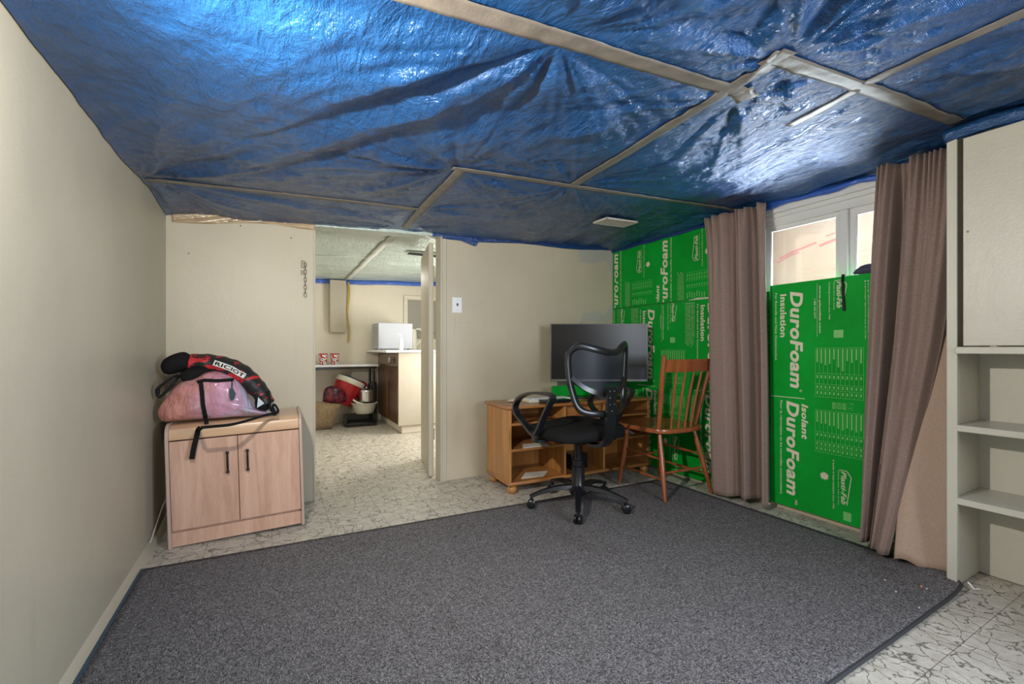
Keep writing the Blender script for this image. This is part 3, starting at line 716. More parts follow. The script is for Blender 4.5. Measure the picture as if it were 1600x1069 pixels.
# cloth on top of the board and the black strap
tag(MB().inflate(smooth_poly([(-.09, 0), (-.07, .035), (-.02, .05), (.05, .04), (.1, .045), (.14, .03), (.15, 0), (.03, -.004)], 3), 0, .018, 5, .004, 3).build('dark_cloth', M['navy_cloth'], None), 'dark slate cloth bundled on the board top beside right curtain', 'cloth')
o = bpy.data.objects['dark_cloth']; o.rotation_euler = (0, 0, R(-90)); o.location = (2.935, 1.19, 1.476)
tag(MB().tube([(2.925, 1.325, 1.478), (2.908, 1.325, 1.478), (2.905, 1.325, 1.44), (2.905, 1.322, 1.36), (2.905, 1.318, 1.27)], .007, 8).build('black_strap', M['black_plastic'], None), 'short black strap hanging over the top of the window board', 'strap')

# ------------------------------------------------------------------ curtains
def fold(u, seq):
    # piecewise smooth fold profile
    for (a, x0), (b, x1) in zip(seq, seq[1:]):
        if a <= u <= b:
            t = (u - a) / (b - a); t = t * t * (3 - 2 * t); return x0 + (x1 - x0) * t
    return seq[-1][1]
SQ = [(0, -.02), (.12, -.055), (.34, -.05), (.44, -.01), (.50, .035), (.56, -.03), (.66, -.05), (.72, .03), (.80, .075), (.86, .06), (.90, -.02), (.96, -.045), (1, -.02)]
def left_curtain(u, v):
    y0 = 2.155 - .05 * v + .03 * math.exp(-v * 14); y1 = 1.722 - .03 * v
    k = math.exp(-v * 9)
    y = y0 + (y1 - y0) * u
    x = 2.825 + 1.35 * fold(u, SQ) * (1 - .55 * k) + .020 * k * math.sin(u * 70 + 4 * math.sin(u * 9)) + .006 * math.sin(v * 6 + u * 5)
    zt = 2.005 + .006 * math.sin(u * 37); zb = .035 + .02 * (u > .45) * 0 - .012 * math.sin(u * 7)
    return (x, y, zt + (zb - zt) * v)
lc = tag(MB().grid(left_curtain, 150, 60).build('curtain', M['curtain'], solid=.003, angle=180), 'mauve brown curtain hanging left of window beside the wooden chair', 'curtain')
SQ2 = [(0, .01), (.05, -.03), (.16, -.055), (.24, -.03), (.29, .06), (.34, .085), (.39, .05), (.43, -.035), (.52, -.06), (.64, -.035), (.78, -.055), (.90, -.045), (1, .0)]
def right_curtain(u, v):
    k = math.exp(-v * 9); v2 = max(0, (v - .12) / .88)
    y0 = 1.125 + .02 * math.sin(v * 3) + .035 * v
    y1 = .80 + .21 * v2 ** 1.25
    y = y0 + (y1 - y0) * u
    out = -.13 * max(0, v - .45) ** 1.3 / .45 * (.4 + .9 * u)     # bottom kicks out over the carpet
    x = 2.82 + 1.38 * fold(u, SQ2) * (1 - .55 * k) * (1 - .35 * v2 * (u > .43)) + .020 * k * math.sin(u * 70 + 4 * math.sin(u * 9)) + out
    zt = 2.005 - .01 * u; zb = .05 - .01 * u
    return (x, y, zt + (zb - zt) * v)
rc = tag(MB().grid(right_curtain, 150, 60).build('curtain', M['curtain'], solid=.003, angle=180), 'mauve brown curtain hanging between window and white cupboard, corner dragging on carpet', 'curtain')
def lining(u, v):
    y = .985 - .185 * u + .015 * (1 - v); x = 2.885 - .0 * u - .235 * max(0, v - .25) ** 1.15 / .7 + .02 * u + .008 * math.sin(u * 6 + v * 4)
    zt = 1.98; zb = .035 + .012 * math.sin(u * 8)
    return (x, y, zt + (zb - zt) * v)
MB().grid(lining, 30, 50).build('lining', M['lining'], rc, solid=.002, angle=180)['label'] = 'pinkish beige lining'

# ------------------------------------------------------------------ white cupboard and shelves on the right
UX = 2.62; UB = 2.915
un = thing('shelf_cupboard', 'off white built-in cupboard with open shelves below at the right edge', 'cupboard', (UX, 0.2, 0))
def ul(mb): mb.v = [(x - UX, y - .2, z) for x, y, z in mb.v]; return mb
ul(MB().b(UX, UB, .765, .785, .003, 1.985)).build('side_panel', M['unit_paint'], un, .002)
ul(MB().b(UX - .004, UX + .02, .755, .79, .003, 1.985)).build('stile', M['unit_paint'], un, .003)
ul(MB().b(UB, UB + .03, -.6, .785, .003, 1.985)).build('back_panel', M['unit_paint'], un)
ul(MB().b(UX, UB, -.6, .765, 1.965, 1.985)).build('top_panel', M['unit_paint'], un)
ul(MB().b(UX, UB, -.6, .765, .690, .718)).build('shelf', M['unit_paint'], un, .003)
ul(MB().b(UX, UB, -.6, .765, .372, .400)).build('shelf', M['unit_paint'], un, .003)
ul(MB().b(UX, UB, -.6, .765, 1.035, 1.055)).build('shelf', M['unit_paint'], un, .002)
ul(MB().b(UX - .016, UX + .002, -.6, .760, 1.028, 1.058)).build('ledge', M['unit_paint'], un, .003)
dr = ul(MB().b(UX - .010, UX + .008, -.05, .735, 1.062, 1.955)).build('door', M['unit_paint'], un, .003)
kp = on_x(1512, 362, UX - .0105); ul(MB().lathe([(.0045, 0), (.0045, .001)], tuple(kp), 12, Matrix.Rotation(R(-90), 3, 'Y'))).build('screw_hole', M['tape'], dr)

# ------------------------------------------------------------------ oak cabinet on the left
Wc, Dc, Hc = .645, .40, .655
cb = thing('oak_cabinet', 'pinkish oak two-door cabinet with rolled top edge in the left corner', 'cabinet', (-.475, 2.865, .001), R(-1.0))
cb.rotation_euler = (0, -R(1.6), R(-1.0))
sp = [(0, .0), (0, .575), (.008, .615), (.03, .640), (.06, .650), (Dc, .650), (Dc, 0)]
for x in (0, Wc - .016): MB().prism(sp, 'x', x, x + .016).build('side_panel', M['oak_side'], cb, .003)
tp = [(.012, .565), (.010, .59), (.02, .622), (.045, .637), (.08, .641), (Dc, .641), (Dc, .621), (.08, .621), (.03, .59)]
MB().prism(smooth_poly([(a, b) for a, b in tp], 1), 'x', .016, Wc - .016).build('rolled_top', M['oak_edge'], cb, .002)
MB().b(.016, Wc - .016, Dc - .012, Dc, .05, .62).build('back_panel', M['oak'], cb)
MB().b(.016, Wc - .016, .03, Dc - .012, .075, .09).build('bottom_panel', M['oak'], cb)
MB().b(.016, Wc - .016, .018, .030, .004, .078).build('plinth', M['oak'], cb)
mid = Wc / 2
for x0, x1, hx in ((.018, mid - .0015, mid - .048), (mid + .0015, Wc - .018, mid + .046)):
    d = MB().b(x0, x1, .006, .022, .092, .560).build('door', M['oak'], cb, .0015)
    h = MB().tube([(hx, -.014, .37), (hx, -.016, .405), (hx, -.016, .44), (hx, -.014, .475)], [.0045, .0055, .0055, .0045], 10)
    for z in (.37, .475): h.lathe([(.008, 0), (.009, .004), (.005, .01), (.004, .021)], (hx, -.015, z), 12, Matrix.Rotation(R(-90), 3, 'X')); h.lathe([(.001, -.009), (.007, -.005), (.0085, 0), (.007, .005), (.001, .009)], (hx, -.015, z), 12)
    h.build('handle', M['black_plastic'], d)

# bags on the cabinet
def z3(x, y): return 230 + x / 5.627, 540 + y / 5.627
def zpt(x, y, Y): p = on_y(*z3(x, y), Y); return p
PO = [(80, 590), (140, 480), (215, 385), (300, 320), (420, 285), (520, 235), (640, 230), (760, 285), (850, 370), (905, 480), (960, 560), (1060, 585), (1090, 610), (900, 660), (700, 715), (480, 742), (250, 742), (120, 700)]
YP = 2.985
po = [(zpt(x, y, 2.93).x, zpt(x, y, 2.93).z) for x, y in PO]
zmin = .662
po = [(max(x, -.545), max(z, zmin)) for x, z in po]
cxp, czp = -.26, .660
def rel(pts): return [(x - cxp, z - czp) for x, z in pts]
pb = thing('pink_bag', 'clear plastic bag stuffed with pink cloth lying on the oak cabinet', 'bag', (cxp, YP, czp))
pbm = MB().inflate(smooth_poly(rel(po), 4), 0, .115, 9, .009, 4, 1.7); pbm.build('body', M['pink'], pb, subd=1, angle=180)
from mathutils.bvhtree import BVHTree
pbv = BVHTree.FromPolygons([Vector(p) + Vector((cxp, YP, czp)) for p in pbm.v], pbm.f)
def on_bag(x, y, fallback, gap=.005):
    px, py = z3(x, y); d = ray(px, py).normalized(); o_ = Vector((0, 0, CH)); hit = pbv.ray_cast(o_, d)
    if hit[0] is None: return zpt(x, y, fallback)
    return hit[0] - d * gap
def px_line(pts, n=5):
    out = []
    for (a, b), (c, d) in zip(pts, pts[1:]):
        for k in range(n): out.append((a + (c - a) * k / n, b + (d - b) * k / n))
    return out + [pts[-1]]
def front_strip(pts3, w_, name, m, parent, off=(0, 0, 0), th=.002, up=(0, -1, 0)):
    pp_ = [Vector(p) - Vector(off) for p in pts3]
    return MB().sweep(smooth_poly([tuple(p) for p in pp_], 5, False), [(-w_ / 2, -th), (w_ / 2, -th), (w_ / 2, th), (-w_ / 2, th)], up=up).build(name, m, parent)
O = (cxp, YP, czp)
front_strip([on_bag(x, y, 2.88) for x, y in px_line([(470, 320), (480, 400), (490, 520), (510, 620), (522, 690)])], .020, 'vertical_strap', M['black_fabric'], pb, O)
front_strip([on_bag(x, y, 2.92) for x, y in px_line([(440, 322), (500, 305), (620, 310), (760, 300)])], .018, 'top_strap', M['black_fabric'], pb, O)
bot = [on_floor(*z3(x, y), zz) for x, y, zz in ((1140, 592, .690), (1040, 612, .682), (900, 655, .676), (740, 695, .672), (600, 710, .669), (470, 722, .667))]
front_strip(bot, .018, 'bottom_strap', M['black_fabric'], pb, O, up=(0, -.6, 1))
front_strip([bot[-1], zpt(448, 745, 2.85), zpt(430, 820, 2.835), zpt(410, 900, 2.832), zpt(392, 1000, 2.83)], .024, 'dangling_strap', M['black_fabric'], pb, O)
front_strip([on_bag(745, 305, 2.915), on_bag(745, 330, 2.9), on_bag(745, 370, 2.895)], .004, 'tag_cord', M['black_fabric'], pb, O)
tgp = on_bag(750, 420, 2.885).y - .004; tg = [zpt(x, y, tgp) for x, y in ((745, 360), (780, 420), (765, 470), (740, 485), (725, 450), (725, 400))]
MB().prism([(p.x - O[0], p.z - O[2]) for p in tg], 'y', tgp - .012 - YP, tgp - .004 - YP).build('dark_tag', mat('dark teal rubber', (.01, .03, .05), .5), pb, .001)
MB().tube(smooth_poly([tuple(zpt(100, 450, 2.93) - Vector(O)), tuple(zpt(95, 380, 2.92) - Vector(O)), tuple(zpt(180, 310, 2.93) - Vector(O)), tuple(zpt(270, 265, 2.95) - Vector(O)), tuple(zpt(230, 340, 2.94) - Vector(O)), tuple(zpt(130, 440, 2.93) - Vector(O))], 5), .012, 8, True, ell=.6).build('carry_handle', M['black_plastic'], pb)
# black and red backpack draped on top
O2 = (-.22, 3.05, .86)
bk = thing('backpack', 'black and red printed backpack draped over the pink bag', 'backpack', O2)
def Z2(x, y, Y): return tuple(zpt(x, y, Y) - Vector(O2))
body = smooth_poly([Z2(260, 170, 3.06), Z2(450, 150, 3.04), Z2(650, 180, 3.02), Z2(800, 235, 3.01), Z2(920, 330, 3.0), Z2(1010, 430, 2.99), Z2(1060, 520, 2.985)], 6, False)
nb = len(body); MB().tube(body, [(.043 + .016 * math.sin(math.pi * min(1, i / nb * 1.15))) * (1 + .06 * math.sin(i * 1.7)) for i in range(nb)], 16, up=(0, 1, 0), ell=1.5).build('body', M['red_black'], bk, subd=1, angle=180)
lobe = smooth_poly([Z2(x, y, 3.0)[::2] for x, y in ((115, 190), (140, 125), (220, 80), (320, 55), (380, 90), (400, 160), (330, 215), (230, 250), (150, 250))], 4)
MB().inflate(lobe, -.04, .06, 6, .004, 9).build('hood_pocket', M['black_fabric'], bk, subd=1, angle=180)
lobe2 = smooth_poly([Z2(x, y, 2.98)[::2] for x, y in ((290, 250), (380, 200), (500, 195), (560, 215), (520, 245), (450, 290), (370, 350), (320, 320))], 4)
MB().inflate(lobe2, -.09, .035, 5, .003, 5).build('shoulder_pad', M['black_fabric'], bk, subd=1, angle=180)
ws = smooth_poly([Z2(585, 150, 2.925), Z2(660, 175, 2.92), Z2(740, 205, 2.918), Z2(800, 240, 2.915), Z2(860, 270, 2.915)], 4, False)
lb = MB().sweep(ws, [(-.015, -.002), (.015, -.002), (.015, .002), (-.015, .002)], up=(0, -1, 0)).build('label_band', mat('off white woven band', (.6, .58, .54), .7), bk)
lt = MB()
vs, fs = text_verts('RICIOT', .03, 0)
wv = [Vector(p) for p in ws]
def along(t):
    f = t * (len(wv) - 1); i = min(int(f), len(wv) - 2); p = wv[i].lerp(wv[i + 1], f - i); d = (wv[i + 1] - wv[i]).normalized(); return p, d
tv = []
for x, y in vs:
    p, d = along(.06 + .88 * x); nrm = Vector((-d.z, 0, d.x)); q = p + nrm * (y - .5) * .020; tv.append((q.x, q.y - .0035, q.z))
lt.add(tv, fs); lt.build('band_lettering', M['black_fabric'], lb)
MB().prism([Z2(975, 455, 2.92)[::2], Z2(1030, 510, 2.92)[::2], Z2(965, 550, 2.92)[::2]], 'y', -.126, -.122).build('triangle_patch', mat('pale blue patch', (.45, .52, .58), .5), bk)
front_strip([zpt(1060, 400, 2.93), zpt(1075, 480, 2.92), zpt(1085, 560, 2.93), zpt(1130, 600, 2.95)], .014, 'buckle_strap', M['black_fabric'], bk, O2)
MB().inflate(smooth_poly([Z2(x, y, 2.95)[::2] for x, y in ((1095, 530), (1130, 515), (1165, 575), (1140, 610), (1100, 620))], 3), -.09, .02, 4).build('buckle', M['black_plastic'], bk)
MB().inflate(smooth_poly([Z2(x, y, 2.95)[::2] for x, y in ((950, 470), (1000, 440), (1060, 480), (1080, 540), (1050, 575), (990, 578), (950, 545))], 3), -.08, .03, 4).build('side_pocket', M['black_fabric'], bk)

# ------------------------------------------------------------------ pine desk
dk = thing('pine_desk', 'orange pine desk with open shelves and ball feet against the back wall', 'desk', (1.49, 2.78, 0), R(-2.2))
DW, DD, DH = 1.33, .40, .635
MB().b(-.02, DW + .02, -.015, DD + .01, DH - .022, DH).build('desk_top', M['pine_top'], dk, .006, bseg=3)
for x in (0, DW - .022): MB().b(x, x + .022, 0, DD, .085, DH - .022).build('side_panel', M['pine'], dk, .002)
MB().b(-.008, DW + .008, -.012, DD, .062, .087).build('bottom_board', M['pine_top'], dk, .008, bseg=3)
MB().b(.022, DW - .022, DD - .010, DD, .087, DH - .022).build('back_panel', M['pine'], dk)
MB().b(.022, DW - .022, .0, DD - .01, .492, .510).build('shelf', M['pine_top'], dk, .002)
MB().b(.022, .47, .0, DD - .01, .305, .323).build('shelf', M['pine_top'], dk, .002)
MB().b(.86, DW - .022, .0, DD - .01, .305, .323).build('shelf', M['pine_top'], dk, .002)
for x in (.47, .842): MB().b(x, x + .018, 0, DD - .01, .087, .492).build('divider', M['pine'], dk, .002)
MB().b(.47, .488, 0, DD - .01, .510, DH - .022).build('divider', M['pine'], dk, .002)
MB().b(.842, .86, 0, DD - .01, .510, DH - .022).build('divider', M['pine'], dk, .002)
MB().b(.488, .842, .03, .045, .515, DH - .024).build('drawer_front', M['pine_top'], dk, .002)
for x in (.04, DW - .04):
    for y in (.03, DD - .05):
        MB().lathe([(.012, .062), (.022, .058), (.034, .045), (.037, .03), (.033, .012), (.02, .0)], (x, y, 0), 20).build('ball_foot', M['pine'], dk)
# papers and boxes on the shelves
def sheet(name, label, pts, z, th=.004, m='paper', crum=.004):
    mb = MB(); n = len(pts)
    mb.prism([(x, y) for x, y in pts], 'z', 0, th)
    o = mb.build(name, M[m] if isinstance(m, str) else m); o.location = (0, 0, z); return tag(o, label, 'paper')
sheet('paper_sheet', 'white paper sheet lying on the bottom left desk shelf', [(1.62, 2.83), (1.80, 2.80), (1.90, 2.90), (1.72, 2.94)], .0885)
sheet('paper_sheet', 'folded paper on the desk middle shelf under the armrest', [(1.60, 2.77), (1.82, 2.76), (1.84, 2.86), (1.66, 2.88)], .3245, .006)
cx_ = MB().grid(lambda u, v: (u * .26, v * .2, .325 + .035 * math.sin(u * 3.1) + .02 * math.sin(v * 5 + u * 3)), 12, 8).build('paper_sheet', M['paper'], solid=.002)
cx_.location = (2.40, 2.735, .012); tag(cx_, 'crumpled white paper hanging from the right desk shelf behind the office chair', 'paper')
tag(MB().b(0, .16, 0, .14, 0, .12).build('storage_box', M['black_plastic'], None, .004), 'black box standing in the middle bay of the desk', 'box')
bpy.data.objects['storage_box'].location = (2.08, 2.83, .089)
MB().b(.05, .075, -.0015, .001, .05, .07).build('square_label', M['paper'], bpy.data.objects['storage_box'])
# things on the desk top
o = tag(MB().inflate(smooth_poly([(-.05, 0), (-.045, .012), (-.015, .024), (.02, .022), (.05, .01), (.052, 0)], 3), 0, .03, 5).build('computer_mouse', mat('pale grey pink plastic', (.5, .43, .38), .35), None), 'pale computer mouse on the left end of the desk top', 'mouse')
o.location = (1.66, 3.02, DH + .002)
kb = thing('keyboard', 'pale grey computer keyboard on the desk behind the armrest', 'keyboard', (1.92, 2.93, DH + .001), R(-2.5))
MB().b(-.2, .2, -.065, .065, 0, .02).build('case', M['cream_plastic'], kb, .004)
km_ = MB()
for i in range(15):
    for j in range(5): km_.b(-.19 + i * .0253, -.169 + i * .0253, -.055 + j * .0225, -.036 + j * .0225, .02, .026)
km_.build('keys', M['white_plastic'], kb)
tag(MB().b(0, .24, 0, .12, 0, .022).build('dark_tray', M['black_plastic'], None, .006), 'flat black tray lying at the front of the desk top', 'tray')
bpy.data.objects['dark_tray'].location = (1.80, 2.775, DH + .002)

# television
tv = thing('television', 'flat black television with grey bezel standing on the pine desk', 'television', (2.43, 2.925, DH + .002), -YAW - R(1.5))
MB().b(-.41, .41, -.015, .012, .135, .625).build('bezel', M['silver_bezel'], tv, .004)
MB().b(-.402, .402, -.0175, -.014, .155, .619).build('screen', M['screen'], tv)
MB().b(-.25, .25, .012, .05, .2, .5).build('rear_housing', M['black_plastic'], tv, .01)
MB().b(-.04, .04, -.005, .02, .01, .2).build('neck', M['black_plastic'], tv, .004)
MB().prism(smooth_poly([(-.2, -.08), (.2, -.08), (.22, .06), (-.22, .06)], 4), 'z', 0, .012).build('stand_base', M['black_plastic'], tv, .003)

# ------------------------------------------------------------------ office chair
oc_ = thing('office_chair', 'black mesh-back office chair on casters in front of the pine desk', 'office chair', (1.775, 2.345, .0155), R(3))
MB().lathe([(.05, .075), (.056, .085), (.056, .13), (.045, .15), (.042, .26), (.034, .265), (.034, .30), (.026, .305), (.026, .40), (.03, .44)], (0, 0, 0), 20).build('gas_lift', M['black_plastic'], oc_)
base_a = math.atan2(-2.39, -1.80) - R(3)
for k in range(5):
    a = base_a + k * 2 * math.pi / 5; dx, dy = math.cos(a), math.sin(a)
    pts = [(dx * r, dy * r, z) for r, z in ((.03, .125), (.10, .128), (.18, .120), (.26, .100), (.325, .078))]
    lg = MB().sweep(smooth_poly(pts, 4, False), [(-.026, -.014), (.026, -.014), (.020, .012), (.008, .017), (-.008, .017), (-.020, .012)], scales=[1.1 - .5 * i / 16 for i in range(17)]).build('leg', M['black_plastic'], oc_)
    c = Vector((dx * .315, dy * .315, 0)); sd = Vector((-dy, dx, 0)); ca = MB()
    rot = Matrix.Rotation(a + R(90) + (.5 if k % 2 else -.3), 3, 'Z') @ Matrix.Rotation(R(90), 3, 'Y')
    for s_ in (-1, 1):
        off = rot @ Vector((0, 0, s_ * .014)); ca.lathe([(.022, -.010), (.028, -.006), (.028, .006), (.022, .010)], tuple(c + Vector((0, 0, .0285)) + off), 18, rot)
    ca.lathe([(.012, .03), (.014, .055), (.009, .06), (.009, .082)], tuple(c), 12)
    ca.build('caster', M['black_plastic'], lg)
def rrect(a, b, e=4.0, n=40):
    out = []
    for i in range(n):
        t = 2 * math.pi * i / n; c_, s_ = math.cos(t), math.sin(t); out.append((a * math.copysign(abs(c_) ** (2 / e), c_), b * math.copysign(abs(s_) ** (2 / e), s_)))
    return out
rr = rrect(.285, .26); seat = MB(); lv = [(.86, .455), (.97, .462), (1.0, .485), (.99, .515), (.94, .533), (.8, .540), (.5, .536), (.2, .532)]
vs = [(x * s_, y * s_ + .03, z + .012 * math.sin(x * 9) * (z > .5)) for s_, z in lv for x, y in rr]; n = 40
seat.add(vs, [(i * n + j, i * n + (j + 1) % n, (i + 1) * n + (j + 1) % n, (i + 1) * n + j) for i in range(len(lv) - 1) for j in range(n)] + [tuple(range(n))[::-1], tuple((len(lv) - 1) * n + j for j in range(n))])
seat.build('seat', M['black_fabric'], oc_, subd=1, angle=180)
MB().b(-.12, .12, -.12, .12, .435, .457).build('seat_plate', M['black_plastic'], oc_, .006)
MB().tube([(.05, 0, .44), (.18, -.05, .425), (.24, -.1, .43)], .006, 8).build('height_lever', M['black_plastic'], oc_)
def bx_(x, z): return (x, -.275 + .095 * (abs(x) / .235) ** 2 - .05 * max(0, z - .8), z)
frame = [(-.228, .87), (-.235, .98), (-.222, 1.025), (-.18, 1.05), (-.09, 1.03), (0, 1.012), (.08, 1.018), (.16, 1.052), (.205, 1.062), (.232, 1.03), (.232, .96), (.225, .85), (.215, .73), (.18, .672), (.08, .645), (-.05, .64), (-.14, .652), (-.185, .69), (-.212, .78)]
fp = smooth_poly([bx_(x, z) for x, z in frame], 5)
prof = [(-.020, -.008), (-.012, -.014), (.012, -.014), (.020, -.008), (.020, .008), (.012, .014), (-.012, .014), (-.020, .008)]
MB().sweep(fp, prof, up=(0, 1, 0), closed=True).build('back_frame', M['black_plastic'], oc_)
mid_ = [(-.228, .87), (-.15, .80), (-.06, .765), (.05, .757), (.15, .785), (.225, .85)]
MB().sweep(smooth_poly([bx_(x, z) for x, z in mid_], 5, False), [(-.014, -.008), (.014, -.008), (.014, .008), (-.014, .008)], up=(0, 1, 0)).build('lumbar_bar', M['black_plastic'], oc_)
def interp(x, pts):
    for (a, z0), (b, z1) in zip(pts, pts[1:]):
        if a <= x <= b: t = (x - a) / (b - a); return z0 + (z1 - z0) * t
    return pts[-1][1]
topc = [(-.24, 1.005), (-.18, 1.045), (-.09, 1.025), (0, 1.008), (.08, 1.014), (.16, 1.047), (.205, 1.055), (.24, 1.01)]
MB().grid(lambda u, v: bx_(-.225 + .45 * u, interp(-.225 + .45 * u, mid_[:1] + mid_[1:]) * (1 - v) + interp(-.225 + .45 * u, topc) * v), 30, 16).build('mesh_panel', M['mesh'], oc_, angle=180)
br = smooth_poly([(0.0, -.30, .80), (0, -.305, .72), (0, -.30, .60), (0, -.285, .50), (0, -.22, .435), (0, -.05, .43)], 4, False)
MB().sweep(br, [(-.036, -.010), (.036, -.010), (.036, .010), (-.036, .010)], up=(0, 1, .001)).build('back_bracket', M['black_plastic'], oc_)
for x, z in ((-.018, .78), (.018, .78), (-.018, .74), (-.018, .70), (.018, .70), (0, .66)):
    MB().lathe([(.0045, 0), (.0045, .003), (.002, .005)], (x, -.314, z), 10, Matrix.Rotation(R(90), 3, 'X')).build('bolt', M['chrome'], oc_)
for sx in (-1, 1):
    X = sx * .33
    loop = [(-.16, .755), (-.05, .762), (.08, .75), (.19, .715), (.25, .655), (.23, .60), (.13, .545), (.03, .495), (-.02, .535), (-.08, .63), (-.13, .70)]
    lp = smooth_poly([(X, y, z) for y, z in loop], 4)
    MB().sweep(lp, [(-.024, -.008), (.024, -.008), (.024, .008), (-.024, .008)], up=(0, .001, 0) if False else (1, 0, 0), closed=True).build('armrest', M['black_plastic'], oc_, .003) if False else MB().sweep(lp, [(-.008, -.022), (.008, -.022), (.008, .022), (-.008, .022)], up=(1, 0, 0), closed=True).build('armrest', M['black_plastic'], oc_)
    MB().b(min(X, sx * .1), max(X, sx * .1), -.0, .05, .447, .462).b(X - .012, X + .012, 0, .05, .45, .51).build('armrest_mount', M['black_plastic'], oc_, .004)

# ------------------------------------------------------------------ wooden chair
wc = thing('wooden_chair', 'reddish brown wooden spindle-back chair beside the office chair', 'chair', (2.565, 2.37, .004), R(0))
SW = .245
so = smooth_poly([(-.24, .24), (0, .255), (.24, .24), (.255, .10), (.24, -.12), (.20, -.20), (.10, -.232), (0, -.24), (-.10, -.232), (-.20, -.20), (-.24, -.12), (-.255, .10)], 4)
sn = len(so); lv = [(.93, .452), (.99, .458), (1.0, .472), (.985, .484), (.93, .487), (.7, .480), (.35, .476), (.1, .476)]
vs = [(x * s_, y * s_, z) for s_, z in lv for x, y in so]
MB().add(vs, [(i * sn + j, i * sn + (j + 1) % sn, (i + 1) * sn + (j + 1) % sn, (i + 1) * sn + j) for i in range(len(lv) - 1) for j in range(sn)] + [tuple(range(sn))[::-1], tuple((len(lv) - 1) * sn + j for j in range(sn))]).build('seat', M['cherry'], wc)
LEG = {}
for nm, (tx, ty), (fx, fy) in (('fl', (-.17, .16), (-.215, .215)), ('fr', (.17, .16), (.215, .215)), ('rl', (-.175, -.15), (-.235, -.255)), ('rr', (.175, -.15), (.232, -.262))):
    t = Vector((tx, ty, .455)); f = Vector((fx, fy, 0.012 if nm != 'rr' else 0.0)); LEG[nm] = (t, f)
    MB().tube([f.lerp(t, k) for k in (0, .04, .25, .55, .80, 1)], [.0115, .0125, .0155, .019, .0175, .014], 14).build('leg', M['cherry'], wc)
def st_(a, ka, b, kb_):
    p = LEG[a][1].lerp(LEG[a][0], ka); q = LEG[b][1].lerp(LEG[b][0], kb_)
    MB().tube([p.lerp(q, k) for k in (0, .1, .35, .5, .65, .9, 1)], [.006, .0075, .0095, .011, .0095, .0075, .006], 10).build('stretcher', M['cherry'], wc)
st_('fl', .30, 'rl', .30); st_('fl', .62, 'rl', .60); st_('fr', .30, 'rr', .30); st_('fr', .62, 'rr', .60); st_('rl', .40, 'rr', .40); st_('fl', .45, 'fr', .45)
posts = []
for sx in (-1, 1):
    p = [Vector((sx * .185, -.150, .475)), Vector((sx * .205, -.185, .65)), Vector((sx * .228, -.22, .82)), Vector((sx * .252, -.262, 1.0))]
    posts.append(p); MB().tube(smooth_poly([tuple(q) for q in p], 4, False), [.0145 + .003 * math.sin(i / 12 * 3.14) for i in range(13)], 14).build('back_post', M['cherry'], wc)
def crest(u, v):
    x = -.238 + .476 * u; return (x, -.236 - .028 * (1 - (2 * u - 1) ** 2) - .006 * v, .885 + v * .088 - .0 * u)
MB().grid(crest, 24, 4).build('crest_rail', M['cherry'], wc, solid=.014, bevel=.003)
for i in range(4):
    f = (i + 1) / 5; x0 = -.165 + .33 * f; x1 = -.215 + .43 * f; yb_ = -.175 - .015 * math.sin(f * 3.14)
    MB().tube([(x0, yb_, .475), ((x0 + x1) / 2 * 1.0, (yb_ - .255) / 2 + .004, .68), (x1, -.252 - .012 * math.sin(f * 3.14), .895)], [.0075, .0105, .0075], 10).build('spindle', M['cherry'], wc)

# ------------------------------------------------------------------ on the back wall
sw = thing('light_switch', 'white light switch plate on the wall right of doorway', 'switch', (1.305, YB - .001, 1.40))
MB().b(-.042, .042, -.006, 0, -.063, .063).build('plate', M['white_plastic'], sw, .003)
MB().box((0, -.011, .004), (.010, .014, .020), Matrix.Rotation(R(25), 3, 'X')).build('toggle', M['old_metal'], sw, .002)
for z in (-.042, .042): MB().lathe([(.003, 0), (.003, .001)], (0, -.006, z), 8, Matrix.Rotation(R(90), 3, 'X')).build('screw', M['chrome'], sw)
ch = thing('chain_lock', 'small tarnished door chain hanging on the wall left of doorway', 'chain', (.185, YB - .001, 1.40))
MB().b(-.010, .012, -.008, 0, .20, .25).b(-.012, .004, -.006, 0, .155, .185).build('bracket', M['old_metal'], ch, .002)
cm = MB()
for i in range(9):
    z = .225 - i * .026; a = R(90 * (i % 2)); pts = [(.014 + .008 * math.cos(t) * math.cos(a), -.010 + .006 * math.cos(t) * math.sin(a), z + .017 * math.sin(t)) for t in [k * math.pi / 5 for k in range(10)]]
    cm.tube(pts, .0022, 6, True, up=(.2, 1, .1))
cm.build('links', M['old_metal'], ch)
for (px, py), lab in (((295, 396), 'small dark nail in the wall above the bags'), ((376, 353), 'dark nail just under the tan wall tape'), ((455, 372), 'tiny nail near the top of wall beside doorway')):
    p = on_y(px, py, YB); o = tag(MB().lathe([(.004, 0), (.004, .004), (.001, .006)], (0, 0, 0), 8, Matrix.Rotation(R(90), 3, 'X')).build('nail', M['old_metal']), lab, 'nail'); o.location = (p.x, YB - .0005, p.z)

for (px, py) in ((712, 506), (718, 505), (730, 505), (752, 474), (757, 504)):
    p = on_y(px, py, YB); o = MB().lathe([(.003, 0), (.003, .001)], (0, 0, 0), 8, Matrix.Rotation(R(90), 3, 'X')).build('screw_hole', M['old_metal']); o.location = (p.x, YB - .0002, p.z); tag(o, 'small dark screw hole in the wall around the light switch', 'hole', 'screw holes near the light switch')
